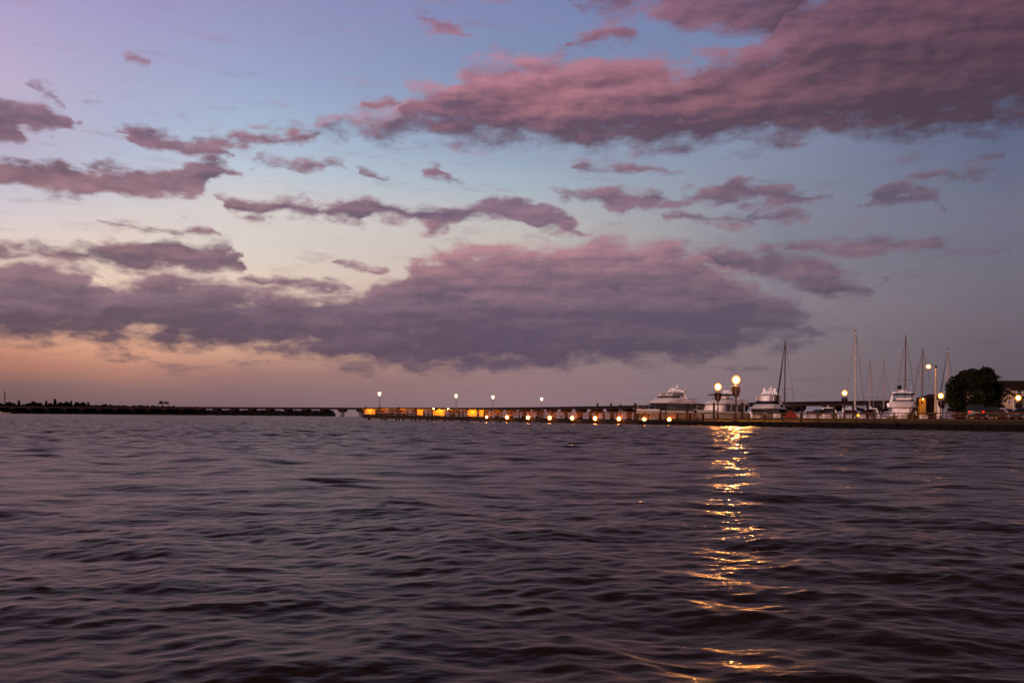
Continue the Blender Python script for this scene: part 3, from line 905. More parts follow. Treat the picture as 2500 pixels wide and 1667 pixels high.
# tall street light with an arm
def street_light():
    b = at(2284, 1012, 142); z0 = ground(b.x, b.y)
    h = at(2284, 893, 142).z - z0
    t = thing('street_light', 'tall pale pole street light with one arm and a lit head, left of the tree', 'street lamp', (b.x, b.y, z0))
    MB().tube([(0, 0, 0), (0, 0, h * 0.5), (0, 0, h - 0.3)], [0.20, 0.17, 0.13], 10).build('pole', polewood, t, smooth=True)
    MB().tube([(0, 0, h - 0.35), (0, 0, h + 0.1)], 0.14, 8).build('cap', blackiron, t)
    MB().tube([(0, 0, h - 0.25), (-0.5, 0, h - 0.05), (-1.0, 0, h)], 0.045, 6).build('arm', steel, t)
    MB().lathe((-1.2, 0, 0), [(0.03, h + 0.18), (0.2, h + 0.14), (0.26, h + 0.02)], 10).build('hood', blackiron, t)
    MB().ball((-1.2, 0, h - 0.12), 0.40, 0.9, 14, 8).build('globe', g_lamp, t, smooth=True)
street_light()

# yellow ball light on the lawn
w = at(2095, 1014, 118)
t = thing('bollard_light', 'small yellow round light on the lawn before the moored boats', 'light', (w.x, w.y, ground(w.x, w.y)))
hb = w.z - ground(w.x, w.y)
MB().lathe((0, 0, 0), [(0.12, 0), (0.10, 0.05), (0.07, hb - 0.2)], 10).build('post', blackiron, t)
MB().ball((0, 0, hb), 0.21, 1.0, 12, 8).build('globe', g_dim, t, smooth=True)

# ------------------------------------------------------------------ far bridge
BR = [(-1150, 1560), (-718, 1480), (-488, 1407), (-242, 1309), (-57, 1190), (87, 938), (150, 760), (200, 620), (260, 540), (340, 480)]
def bridge():
    # smooth the line
    pts = [Vector(p) for p in BR]
    fine = []
    for i in range(len(pts) - 1):
        p0 = pts[max(i - 1, 0)]; p1 = pts[i]; p2 = pts[i + 1]; p3 = pts[min(i + 2, len(pts) - 1)]
        for k in range(8):
            u = k / 8
            fine.append(0.5 * ((2 * p1) + (p2 - p0) * u + (2 * p0 - 5 * p1 + 4 * p2 - p3) * u * u + (3 * p1 - p0 - 3 * p2 + p3) * u ** 3))
    fine.append(pts[-1])
    t = thing('bridge', 'long dark road bridge on many columns crossing the water behind everything', 'bridge', (fine[0].x, fine[0].y, 0))
    o = fine[0]
    ZT = 13.6
    def strip(w0, w1, z0, z1):
        m = MB()
        rings = []
        for i, p in enumerate(fine):
            d = (fine[min(i + 1, len(fine) - 1)] - fine[max(i - 1, 0)]).normalized()
            nrm_ = Vector((d.y, -d.x))
            if nrm_.y > 0: nrm_ = -nrm_
            q = p - o
            a = q + nrm_ * w1; b = q + nrm_ * w0
            rings.append([Vector((a.x, a.y, z0)), Vector((a.x, a.y, z1)), Vector((b.x, b.y, z1)), Vector((b.x, b.y, z0))])
        m.loft(rings)
        return m
    strip(-6, 6, ZT - 1.5, ZT - 0.9).build('deck', concrete_dark, t)
    strip(6.003, 6.4, ZT - 1.2, ZT).build('parapet', concrete_dark, t)
    strip(-6.4, -6.003, ZT - 1.2, ZT).build('parapet', concrete_dark, t)
    strip(-4.6, 4.6, ZT - 3.0, ZT - 1.502).build('girder', concrete_face, t)
    # bents every 33 m
    acc = 0.0; nxt = 12.0
    for i in range(len(fine) - 1):
        a, b = fine[i], fine[i + 1]
        L = (b - a).length
        while nxt <= acc + L:
            p = a.lerp(b, (nxt - acc) / L)
            d = (b - a).normalized(); n_ = Vector((d.y, -d.x))
            q = p - o
            rz = math.atan2(n_.y, n_.x)
            m = MB()
            poly = [(-3.2, ZT - 6.6), (3.2, ZT - 6.6), (5.6, ZT - 4.4), (5.6, ZT - 3.0), (-5.6, ZT - 3.0), (-5.6, ZT - 4.4)]
            tmp = MB().prism(poly, 9.0, 'xz')
            Rm = Matrix.Rotation(rz + PI / 2, 3, 'Z')
            m.add([Rm @ Vector(v) + Vector((q.x, q.y, 0)) for v in tmp.v], tmp.f)
            for k in range(5):
                v = Rm @ Vector((-2.9 + 1.45 * k, 0, 0)) + Vector((q.x, q.y, 0))
                m.tube([(v.x, v.y, -2), (v.x, v.y, ZT - 6.5)], 0.42, 8)
            m.build('support_pier', concrete_dark, t)
            nxt += 33.0
        acc += L
    return ZT
ZT = bridge()

def gantry():
    a = at(388, 990, 1434); b = at(413, 990, 1434)
    t = thing('sign_gantry', 'dark overhead sign frame with two signs standing on the far bridge', 'sign', (a.x, a.y - 2, ZT - 1))
    wd = b.x - a.x
    for x in (0, wd): MB().box((x, 0, 4.2), (0.5, 0.5, 8.4)).build('post', blackiron, t)
    m = MB(); m.box((wd / 2, 0, 7.2), (wd - 0.52, 0.4, 0.5)); m.build('beam', blackiron, t)
    MB().box((wd * 0.28, -0.5, 7.6), (6.6, 0.3, 5.0)).build('sign_panel', blackiron, t)
    MB().box((wd * 0.77, -0.5, 7.2), (7.0, 0.3, 3.8)).build('sign_panel', blackiron, t)
gantry()

# ------------------------------------------------------------------ far shores and trees
def ridge(name, pts, Y, depth, m, z0=-1.0, kind='structure', label=None):
    mb = MB()
    n = len(pts)
    f = [at(x, y, Y) for x, y in pts]
    vs = [(p.x, p.y, p.z) for p in f] + [(p.x, p.y, z0) for p in f] + [(p.x * (Y + depth) / Y, p.y + depth, p.z) for p in f] + [(p.x * (Y + depth) / Y, p.y + depth, z0) for p in f]
    fs = []
    for i in range(n - 1):
        fs += [(i, i + 1, n + i + 1, n + i), (i, 2 * n + i, 2 * n + i + 1, i + 1), (2 * n + i, 3 * n + i, 3 * n + i + 1, 2 * n + i + 1)]
    o = mb.add(vs, fs).build(name, m)
    return tag(o, kind=kind)
tag(ridge('far_shore', [(-700, 1002), (-200, 1004), (215, 1008), (500, 1010)], 1640, 260, soil), kind='structure')

def crown_mesh(mb, c, rx, ry, rz, n, leaf, r_, hollow=0.55):
    """scattered leaf sprays filling a crown's volume"""
    for _ in range(n):
        while True:
            p = Vector((r_.uniform(-1, 1), r_.uniform(-1, 1), r_.uniform(-1, 1)))
            if hollow < p.length < 1: break
        q = Vector((c[0] + p.x * rx, c[1] + p.y * ry, c[2] + p.z * rz))
        a = Vector((r_.gauss(0, 1), r_.gauss(0, 1), r_.gauss(0, 1))).normalized()
        b = a.orthogonal().normalized()
        b = Matrix.Rotation(r_.uniform(0, 6.28), 3, a) @ b
        cdir = a.cross(b)
        s = leaf * r_.uniform(0.6, 1.4)
        mb.add([q - b * s, q + cdir * s * 0.5, q + b * s, q - cdir * s * 0.5], [(0, 1, 2, 3)])

# woods on the far side: one mass that nobody could count
def woods(name, pts, Y, dep, leaf, n, m):
    r_ = random.Random(len(name) + int(Y))
    mb = MB()
    xs = [p[0] for p in pts]
    for _ in range(n):
        x = r_.uniform(xs[0], xs[-1])
        for i in range(len(pts) - 1):
            if pts[i][0] <= x <= pts[i + 1][0]:
                f = (x - pts[i][0]) / (pts[i + 1][0] - pts[i][0]); yt = pts[i][1] * (1 - f) + pts[i + 1][1] * f; break
        yy = Y + r_.uniform(0, dep)
        bot = at(x, CYH, yy); top = at(x, yt + r_.uniform(-1.5, 3), yy)
        z = r_.uniform(0.0, 1.0) ** 0.6 * max(1.0, top.z)
        q = Vector((bot.x, yy, z))
        s = leaf * r_.uniform(0.6, 1.3)
        mb.add([q + Vector((-s, 0, -s * 0.6)), q + Vector((0, s * 0.4, -s)), q + Vector((s, 0, -s * 0.2)), q + Vector((s * 0.3, -s * 0.4, s)), q + Vector((-s * 0.6, 0, s * 0.8))],
               [(0, 1, 2, 3, 4), (0, 1, 3), (1, 2, 3)])
    o = mb.build(name, m)
    return tag(o, kind='stuff')
w1 = woods('woodland', [(-600, 990), (-60, 988), (0, 992), (60, 992), (150, 993), (212, 993), (300, 994), (420, 996), (500, 999)], 1650, 60, 3.6, 14000, foliage_far)
tag(w1, 'low black woodland along the far left shore', 'woods')
w2 = woods('distant_woods', [(430, 1003), (520, 1004), (600, 1004), (660, 1004), (690, 1006), (720, 1004), (745, 1007), (770, 1004), (790, 1008), (800, 1003), (812, 1004), (816, 1012)], 2600, 80, 4.0, 5000, foliage_mid)
tag(w2, 'hazy dark woods far off, seen under the bridge spans', 'woods')
tag(ridge('distant_shore', [(380, 1010), (600, 1012), (820, 1015.4)], 2590, 120, soil), kind='structure')

# single trees standing out of the left woodland
def far_tree(seed, h, wdt, kind):
    r_ = random.Random(seed)
    t = thing('tree', 'x', 'tree', (0, 0, 0), 0, 'trees standing above the far left woods')
    MB().tube([(0, 0, 0), (r_.uniform(-.3, .3), 0, h * 0.5), (r_.uniform(-.6, .6), 0, h * 0.9)], [0.55, 0.4, 0.15], 6).build('trunk', foliage_far, t)
    mb = MB()
    if kind == 'round':
        for k in range(5):
            crown_mesh(mb, (r_.uniform(-.3, .3) * wdt, r_.uniform(-.3, .3) * wdt, h * r_.uniform(0.66, 0.86)), wdt * 0.34, wdt * 0.34, h * 0.15, 200, 1.7, r_, 0.1)
        crown_mesh(mb, (0, 0, h * 0.55), wdt * 0.44, wdt * 0.44, h * 0.35, 420, 1.9, r_, 0.1)
    else:
        for k in range(6):
            f = k / 5
            crown_mesh(mb, (r_.uniform(-.5, .5), 0, h * (0.45 + 0.52 * f)), wdt * 0.5 * (1 - 0.8 * f), wdt * 0.5 * (1 - 0.8 * f), h * 0.10, 150, 1.5, r_, 0.1)
    mb.build('crown', foliage_far, t)
    return t
ft = [far_tree(3, 20, 9, 'round'), far_tree(5, 22, 7, 'pine'), far_tree(8, 18, 11, 'round')]
spots = [(2, 985, 0), (18, 984, 2), (32, 985, 0), (46, 981.5, 1), (64, 987, 2), (78, 985, 0), (87, 983, 2), (97, 984, 0), (113, 983, 1), (124, 987, 2), (134, 978.5, 1), (147, 983, 0), (163, 982, 0), (174, 983, 1),
         (189, 982.5, 0), (200, 984.5, 2), (215, 985.5, 1), (252, 989, 2)]
names = ['tree at the very left edge of the far woods', 'tree just right of the thin radio mast in the far woods', 'broad tree in the left quarter of the far woods', 'pointed tree, first spire of the far woods from the left',
         'low broad tree right of the first spire of the far woods', 'flat crowned tree in the middle of the far woods', 'wide crowned tree, middle of the far woods, higher than its neighbours', 'round tree just left of the second spire of the far woods',
         'second spire of the far woods from the left', 'low broad tree left of the thin tall spire in the far woods', 'thin tall spire, highest point of the far woods', 'round tree just right of the highest spire of the far woods',
         'left one of two round trees near the right end of the far woods', 'right one of two close trees near the right end of the far woods', 'last big dark tree at the right end of the far woods', 'lower tree leaning on the last big dark tree of the far woods',
         'small pointed tree standing apart right of the far woods', 'small tree far right, alone by the start of the bridge']
used = set()
for (px, py, k), nm in zip(spots, names):
    Y = 1600 + (px * 7) % 40
    p = at(px, py - 2.5, Y)
    H0 = (20, 22, 18)[k]
    s = (p.z) / H0
    lb = 'black ' + nm
    if k not in used:
        o = ft[k]; used.add(k); o.location = (p.x, p.y, 0); o.scale = (s, s, s); o['label'] = lb
    else:
        dup(ft[k], (p.x, p.y, 0), px * 0.7, lb, (s, s, s))

def radio_mast():
    b = at(11.5, 985, 1690); top = at(12.5, 951, 1690).z
    t = thing('radio_mast', 'thin radio mast rising above the far left woods', 'mast', (b.x, b.y, 0))
    m = MB()
    for k in range(3):
        a = 2 * PI * k / 3
        m.tube([(0.9 * math.cos(a), 0.9 * math.sin(a), 0), (0.7 * math.cos(a), 0.7 * math.sin(a), top - 4)], 0.28, 5)
    m.build('lattice', concrete_face, t)
    MB().tube([(0, 0, top - 5), (0, 0, top)], 0.3, 6).build('antenna', concrete_face, t)
radio_mast()

# ------------------------------------------------------------------ boats
def rr(x0, x1, hw, z, rf=0.5, rb=0.1, n=5):
    """rounded rectangle ring: x0 aft, x1 forward, half width hw"""
    out = []
    rf = min(rf, hw * 0.95, (x1 - x0) * 0.6); rb = min(rb, hw * 0.9, (x1 - x0) * 0.35)
    for k in range(n + 1):
        a = -PI / 2 + PI / 2 * k / n
        out.append(Vector((x1 - rf + rf * math.cos(a), -hw + rf + rf * math.sin(a), z)))
    for k in range(n + 1):
        a = PI / 2 * k / n
        out.append(Vector((x1 - rf + rf * math.cos(a), hw - rf + rf * math.sin(a), z)))
    for k in range(n + 1):
        a = PI / 2 + PI / 2 * k / n
        out.append(Vector((x0 + rb + rb * math.cos(a), hw - rb + rb * math.sin(a), z)))
    for k in range(n + 1):
        a = PI + PI / 2 * k / n
        out.append(Vector((x0 + rb + rb * math.cos(a), -hw + rb + rb * math.sin(a), z)))
    return out

def hull_mesh(L, B, hs, hb, fine=0.55, tr=0.85):
    """hull from stern (-L/2) to bow (+L/2): sheer hs aft, hb at the bow"""
    st = []
    N = 14
    for i in range(N + 1):
        u = i / N
        x = -L / 2 + L * u
        b = B / 2 * (tr + (1 - tr) * min(1, u / 0.35)) if u < 0.4 else B / 2 * max(0.012, (1 - ((u - 0.4) / 0.6) ** 2.4))
        h = hs + (hb - hs) * u ** 2.2
        chb = b * (0.88 - 0.45 * max(0, (u - fine) / (1 - fine)))
        rake = 0.10 * L * max(0, (u - 0.8) / 0.2)
        xk = x - rake
        keel = -0.7 + 0.9 * max(0, (u - 0.75) / 0.25) ** 2
        st.append([Vector((xk, 0, keel)), Vector((xk + rake * 0.3, -chb * 0.95, 0.12)), Vector((x - rake * 0.35, -(b * 0.75 + chb * 0.25), h * 0.6)), Vector((x, -b, h)), Vector((x, -b * 0.96, h + 0.06)),
                   Vector((x, b * 0.96, h + 0.06)), Vector((x, b, h)), Vector((x - rake * 0.35, (b * 0.75 + chb * 0.25), h * 0.6)), Vector((xk + rake * 0.3, chb * 0.95, 0.12))])
    return MB().loft(st)

def bow_rail(t, L, B, hs, hb, h=0.75):
    m = MB()
    top = []
    for sgn in (-1, 1):
        line = []
        for i in range(8):
            u = 0.5 + 0.5 * i / 7
            x = -L / 2 + L * u - 0.1
            b = B / 2 * max(0.02, (1 - ((u - 0.4) / 0.6) ** 2.4)) * 0.93
            z = hs + (hb - hs) * u ** 2.2
            line.append((x, sgn * b, z + h)); m.tube([(x, sgn * b, z), (x, sgn * b, z + h)], 0.018, 5)
        m.tube(line, 0.022, 5)
    m.build('bow_rail', steel, t)

def ring_band(ra, rb, i0, i1, off, closed=False):
    """thin strip standing proud of a lofted wall, from ring ra to rb over indices i0..i1"""
    m = MB()
    c = sum(ra, Vector()) / len(ra)
    def o_(p):
        d = Vector((p.x - c.x, p.y - c.y, 0)).normalized()
        return p + d * off
    rings = []
    for i in range(i0, i1 + 1):
        i %= len(ra)
        a, b = ra[i], rb[i]
        rings.append([o_(a), o_(b), b, a])
    return m.loft(rings)

def lerp_ring(ra, rb, f):
    return [a.lerp(b, f) for a, b in zip(ra, rb)]

def motor_yacht(p, rz, label, L=17, B=4.8, hs=1.7, hb=2.5, z_h=(2.1, 3.35, 4.35), fly=0.3, encl=0.55, top='hard', hullm=hullwhite, coverm=None, domes=0, arch=True, wins='dark', mast_h=1.2, extra=None):
    t = thing('motor_yacht', label, 'motor yacht', p, rz, 'motor yachts moored in the marina')
    hull_mesh(L, B, hs, hb).build('hull', hullm, t, smooth=True)
    z0, z1, z2 = z_h
    # rubbing strake
    m = MB()
    for sgn in (-1, 1):
        m.tube([(-L / 2 + L * u, sgn * (B / 2 * (0.85 + 0.15 * min(1, u / 0.35)) if u < 0.4 else sgn * sgn * B / 2 * max(0.012, 1 - ((u - 0.4) / 0.6) ** 2.4)) * 1.004, (hs + (hb - hs) * u ** 2.2) * 0.86) for u in [k / 12 for k in range(13)]], 0.035, 5)
    m.build('strake', canvas_dark, t)
    # foredeck trunk
    MB().loft([rr(-L * 0.2, L * 0.33, B * 0.30, hs + 0.05, 1.2), rr(-L * 0.2, L * 0.28, B * 0.26, hs + 0.62, 1.0)]).build('trunk_cabin', white, t, smooth=True)
    xb, xf, hw = -L * 0.36, L * 0.16, B * 0.43
    ra, rb_ = rr(xb, xf + 0.55, hw, z0 - 0.45, 0.9), rr(xb, xf - 0.25, hw * 0.94, z1, 0.8)
    MB().loft([ra, rb_]).build('saloon', white, t, smooth=True)
    wa, wb = lerp_ring(ra, rb_, 0.22), lerp_ring(ra, rb_, 0.97)
    n = len(wa)
    wm = darkglass if wins == 'dark' else cream
    ring_band(wa, wb, -1, 12, 0.03).build('windscreen', wm, t)
    # side windows: three panes each side with white posts between
    for side in (0, 1):
        ia, ib = (12, 11) if side == 0 else (0, 23)
        for k, (f0, f1) in enumerate(((0.08, 0.30), (0.36, 0.58), (0.64, 0.92))):
            i_f, i_b = (11, 12) if side == 0 else (0, 23)
            a0, a1 = wa[i_f].lerp(wa[i_b], f0), wa[i_f].lerp(wa[i_b], f1)
            b0, b1 = wb[i_f].lerp(wb[i_b], f0), wb[i_f].lerp(wb[i_b], f1)
            d = Vector((0, 0.025 if side == 0 else -0.025, 0))
            MB().add([a0 + d, a1 + d, b1 + d, b0 + d, a0, a1, b1, b0], [(0, 1, 2, 3), (4, 7, 6, 5), (0, 4, 5, 1), (1, 5, 6, 2), (2, 6, 7, 3), (3, 7, 4, 0)]).build('side_window', darkglass, t)
    # flybridge moulding with its forward brow
    fa, fb, fc = rr(-L * 0.44, xf + 0.75, B * 0.47, z1 + 0.002, 1.6), rr(-L * 0.43, xf + 0.45, B * 0.47, z1 + 0.14, 1.5), rr(-L * 0.30, xf - 1.5, B * 0.40, z2, 1.1)
    MB().loft([fa, fb, fc]).build('flybridge', coverm or white, t, smooth=True)
    ring_band(fa, lerp_ring(fa, fb, 0.8), 0, n, 0.02).build('brow_stripe', teak, t)
    # low wind screen
    ga, gb = rr(-L * 0.12, xf - 1.6, B * 0.385, z2, 1.0), rr(-L * 0.12, xf - 1.9, B * 0.37, z2 + fly, 1.0)
    MB().loft([ga, gb]).build('venturi_screen', canvas_dark, t, smooth=True)
    zt = z2 + fly + encl
    if encl > 0 and top == 'hard':
        e0, e1 = rr(-L * 0.20, xf - 1.95, B * 0.36, z2 + fly + 0.002, 0.9), rr(-L * 0.20, xf - 2.1, B * 0.35, zt, 0.9)
        MB().loft([e0, e1]).build('enclosure', vinyl, t, smooth=True)
        m = MB()
        for i in (2, 5, 6, 9, 12, 17, 18, 23): m.beam(e0[i] * 1.003, e1[i] * 1.003, 0.09, 0.09)
        m.build('enclosure_frame', cream, t)
        MB().loft([rr(-L * 0.23, xf - 1.85, B * 0.38, zt + 0.002, 1.0), rr(-L * 0.23, xf - 2.0, B * 0.37, zt + 0.12, 1.0)]).build('hardtop', offwhite, t, smooth=True)
    elif top == 'bimini':
        MB().loft([rr(-L * 0.26, xf - 0.7, B * 0.42, zt, 0.9), rr(-L * 0.25, xf - 1.0, B * 0.36, zt + 0.16, 0.8)]).build('bimini', canvas_dark, t, smooth=True)
        m = MB()
        for x in (-L * 0.22, -L * 0.05, xf - 1.6):
            for sgn in (-1, 1): m.tube([(x, sgn * B * 0.38, z2 - 0.3), (x + 0.2, sgn * B * 0.39, zt)], 0.03, 5)
        m.build('bimini_frame', steel, t)
        MB().box((-L * 0.05, 0, z2 + 0.25), (0.9, B * 0.5, 0.7)).build('helm_seat', cream, t)
    if arch:
        ax = -L * 0.16; zb = zt if top == 'hard' else z2
        m = MB()
        for sgn in (-1, 1):
            m.beam((ax - 0.9, sgn * B * 0.40, z2 - 0.4), (ax - 0.2, sgn * B * 0.30, zt + 0.5), 0.14, 0.5)
        m.beam((ax - 0.2, -B * 0.30, zt + 0.5), (ax - 0.2, B * 0.30, zt + 0.5), 0.5, 0.14)
        m.build('radar_arch', white, t)
        m = MB(); m.tube([(ax - 0.4, 0, zt + 0.5), (ax - 0.9, 0, zt + 0.5 + mast_h)], [0.14, 0.06], 8); m.box((ax - 0.75, 0, zt + 0.5 + mast_h * 0.55), (0.3, 0.9, 0.07)); m.build('signal_mast', white, t)
        m = MB(); m.box((ax + 0.25, 0, zt + 0.80), (0.22, 1.5, 0.10)); m.lathe((ax + 0.25, 0, zt + 0.57), [(0.22, 0), (0.18, 0.2)], 8); m.build('radar', white, t)
    for k in range(domes):
        y = (-1 if k == 0 else 1) * B * 0.20
        MB().lathe((-L * 0.17, y, zt + 0.57), [(0.12, 0), (0.30, 0.12), (0.34, 0.4), (0.28, 0.68), (0.12, 0.84), (0.01, 0.88)], 12).build('radome', white, t, smooth=True)
    m = MB()
    for sgn in (-1, 1): m.tube([(-L * 0.22, sgn * B * 0.3, zt - 0.1), (-L * 0.26, sgn * B * 0.34, zt + 1.9)], [0.025, 0.01], 5)
    m.build('whip_antenna', white, t)
    # aft rail and dinghy on the boat deck
    m = MB()
    for k in range(5):
        x = -L * 0.43 + k * L * 0.045
        for sgn in (-1, 1): m.tube([(x, sgn * B * 0.45, z1 + 0.1), (x, sgn * B * 0.45, z1 + 0.95)], 0.02, 5)
    for sgn in (-1, 1): m.tube([(-L * 0.43, sgn * B * 0.45, z1 + 0.95), (-L * 0.25, sgn * B * 0.45, z1 + 0.95)], 0.025, 5)
    m.tube([(-L * 0.43, -B * 0.45, z1 + 0.95), (-L * 0.43, B * 0.45, z1 + 0.95)], 0.025, 5)
    m.build('aft_rail', steel, t)
    bow_rail(t, L, B, hs, hb)
    # anchor on the bow roller
    MB().box((L / 2 + 0.1, 0, hb + 0.02), (0.7, 0.22, 0.14)).build('anchor_roller', steel, t)
    return t

def heading(dx, dy): return math.atan2(dy, dx)

p = at(1624, 1020, 153); p.z = 0
y1 = motor_yacht(p, heading(-0.766, -0.643), 'leftmost white motor yacht, bow to the left, with enclosed flybridge and dark window band', L=15.2, B=4.7, hs=1.85, hb=2.45, z_h=(2.35, 3.45, 4.45), fly=0.28, encl=0.55, top='hard', domes=0, mast_h=1.1)
# script lettering stands for the boat's name on the flybridge side
p = at(1757, 1020, 156); p.z = 0
y2 = motor_yacht(p, heading(-0.70, -0.71), 'middle white motor yacht with thin dark sun top, behind the two brightest lamp posts', L=15, B=4.6, hs=1.8, hb=2.4, z_h=(2.3, 3.4, 4.35), fly=0.12, encl=0.62, top='bimini', wins='cover', arch=True, domes=0, mast_h=0.5)
p = at(1868, 1020, 160); p.z = 0
y3 = motor_yacht(p, heading(-0.55, -0.835), 'white motor yacht with twin white radar domes and black canvas aft, third from left', L=15.5, B=4.8, hs=1.5, hb=2.0, z_h=(1.75, 2.75, 3.65), fly=0.55, encl=1.0, top='hard', domes=2, mast_h=1.4)
p = at(2206, 1020, 161); p.z = 0
y5 = motor_yacht(p, heading(-0.30, -0.95), 'white motor yacht seen bow-on with black sun top and covered windows, near the tree', L=13, B=4.9, hs=1.55, hb=2.0, z_h=(2.0, 3.2, 4.4), fly=0.25, encl=0.95, top='bimini', wins='cover', coverm=cream, domes=0, mast_h=0.6, hullm=tanhull)
# black satellite dome of that boat
MB().ball((-2.2, -0.5, 7.0), 0.42, 1.0, 12, 8).build('satellite_dome', canvas_dark, y5, smooth=True)
MB().tube([(-2.2, -0.5, 5.6), (-2.2, -0.5, 6.6)], 0.05, 6).build('dome_post', steel, y5)

# the name painted on the leftmost yacht's flybridge side (an illegible dark script)
def script_mark(parent, x, y, z, s):
    pts = []
    for k in range(26):
        u = k / 25
        pts.append((x - u * 1.6 * s, y, z + s * (0.16 * math.sin(u * 24) * (1 - 0.6 * u) - 0.05 * u)))
    MB().tube(pts, 0.022, 5).build('lettering', canvas_dark, parent)
script_mark(y1, -0.4, 2.18, 3.95, 0.8)

# black canvas over the aft cockpit of the third yacht
MB().prism([(-7.2, 1.6), (-2.8, 1.6), (-2.2, 3.4), (-3.0, 3.6), (-5.0, 2.9), (-7.0, 2.2)], 4.3, 'xz').build('cockpit_canvas', canvas_dark, y3)

def cruiser(p, rz, label, L=10.5, B=3.4, canvasm=canvas_blue):
    t = thing('cabin_cruiser', label, 'motor boat', p, rz, 'small motor boats in the marina')
    hull_mesh(L, B, 1.25, 1.6).build('hull', white, t, smooth=True)
    m = MB()
    for sgn in (-1, 1): m.tube([(-L / 2 + L * u, sgn * (B / 2 * (0.85 + 0.15 * min(1, u / 0.35)) if u < 0.4 else B / 2 * max(0.012, 1 - ((u - 0.4) / 0.6) ** 2.4)) * 1.005, (1.25 + 0.35 * u ** 2.2) * 0.7) for u in [k / 10 for k in range(11)]], 0.05, 5)
    m.build('stripe', teak, t)
    MB().loft([rr(-L * 0.1, L * 0.32, B * 0.34, 1.3, 1.2), rr(-L * 0.1, L * 0.22, B * 0.28, 1.85, 0.9)]).build('cabin', white, t, smooth=True)
    MB().loft([rr(-L * 0.18, L * 0.12, B * 0.40, 1.75, 0.9), rr(-L * 0.16, -L * 0.01, B * 0.36, 2.55, 0.7)]).build('windscreen', darkglass, t, smooth=True)
    MB().loft([rr(-L * 0.34, -L * 0.01, B * 0.38, 2.56, 0.6), rr(-L * 0.33, -L * 0.03, B * 0.33, 2.72, 0.5)]).build('canvas_top', canvasm, t, smooth=True)
    m = MB()
    for sgn in (-1, 1):
        m.beam((-L * 0.36, sgn * B * 0.46, 1.3), (-L * 0.26, sgn * B * 0.36, 3.05), 0.10, 0.32)
    m.beam((-L * 0.26, -B * 0.36, 3.05), (-L * 0.26, B * 0.36, 3.05), 0.34, 0.10)
    m.build('radar_arch', white, t)
    m = MB(); m.ball((-L * 0.26, 0, 3.28), 0.2, 0.7, 10, 6); m.build('radome', white, t, smooth=True)
    MB().box((-L * 0.40, 0, 1.5), (1.2, B * 0.8, 0.5)).build('cockpit_seat', cream, t)
    bow_rail(t, L, B, 1.25, 1.6, 0.55)
    return t
p = at(1994, 1020, 157); p.z = 0
cruiser(p, heading(-0.88, -0.45), 'low white cabin cruiser with dark blue canvas and a radar arch', 10.5, 3.4)
p = at(2078, 1020, 165); p.z = 0
cruiser(p, heading(-0.25, -0.95), 'small white cruiser seen bow-on just right of the third lamp post', 8.5, 3.1, canvas_dark)
p = at(2110, 1020, 161); p.z = 0
cruiser(p, heading(-0.80, -0.6), 'small white cruiser behind the yellow ball light on the lawn', 8.0, 2.9, canvas_dark)

def sailboat(mx, mtop, Y, label, rz, L=11, r=0.11, spreaders=(0.5,), mastm=alu, furl=0.07, cover=canvas_dark, hullm=navy, jib=True, radar=None, backd=1.0, boomz=2.6):
    top = at(mx, mtop, Y)
    H = top.z
    B = L * 0.29
    t = thing('sailboat', label, 'sailboat', (top.x, top.y, 0), rz, 'sailboats moored in the marina')
    h = hull_mesh(L, B, 1.0, 1.35, 0.5, 0.7)
    sh = Matrix.Translation((-L * 0.08, 0, 0))
    h.v = [tuple(sh @ Vector(v)) for v in h.v]
    h.build('hull', hullm, t, smooth=True)
    MB().loft([rr(-L * 0.22, L * 0.18, B * 0.30, 1.03, 0.8), rr(-L * 0.20, L * 0.14, B * 0.24, 1.5, 0.6)]).build('cabin', white, t, smooth=True)
    MB().tube([(0, 0, 1.2), (0, 0, H * 0.7), (0, 0, H - 0.2)], [r, r, r * 0.75], 8).build('mast', mastm, t, smooth=True)
    m = MB(); m.tube([(0, 0, H - 0.2), (0, 0, H + 0.15)], 0.03, 5); m.box((-0.15, 0, H - 0.1), (0.5, 0.12, 0.10)); m.build('masthead', blackiron, t)
    # boom under its sail cover
    MB().tube([(-0.1, 0, boomz), (-L * 0.38, 0, boomz + 0.1)], 0.07, 6).build('boom', mastm, t)
    MB().loft([[Vector((x, w_ * math.cos(a), boomz + 0.12 + hh * 0.5 + hh * 0.5 * math.sin(a))) for a in [2 * PI * k / 8 for k in range(8)]] for x, w_, hh in ((-0.15, 0.2, 0.75), (-L * 0.2, 0.18, 0.45), (-L * 0.37, 0.1, 0.22))]).build('sail_cover', cover, t, smooth=True)
    if jib:
        MB().tube([(0.12, 0, H - 0.5), (L * 0.2, 0, H * 0.5), (L * 0.40, 0, 1.5)], [0.03, furl, furl * 1.1], 6).build('furled_jib', cover if furl > 0.07 else mastm, t)
    m = MB()
    for sp in spreaders:
        m.tube([(0, -B * 0.42, H * sp), (0, B * 0.42, H * sp)], 0.035, 5)
    m.build('spreaders', mastm, t)
    m = MB()
    m.tube([(-0.1, 0, H - 0.2), (-L * 0.52 * backd, 0, 1.1)], 0.022, 4)
    for sgn in (-1, 1):
        sp = spreaders[0]
        m.tube([(0, 0, H - 0.5), (0, sgn * B * 0.42, H * sp), (-0.2, sgn * B * 0.45, 1.1)], 0.020, 4)
        m.tube([(0, 0, H * sp), (-0.6, sgn * B * 0.45, 1.1)], 0.018, 4)
    m.build('rigging', wire, t)
    if radar:
        m = MB(); m.lathe((0.35, 0, H * radar), [(0.26, 0), (0.28, 0.1), (0.2, 0.22), (0.02, 0.26)], 10); m.build('radome', offwhite, t, smooth=True)
    return t
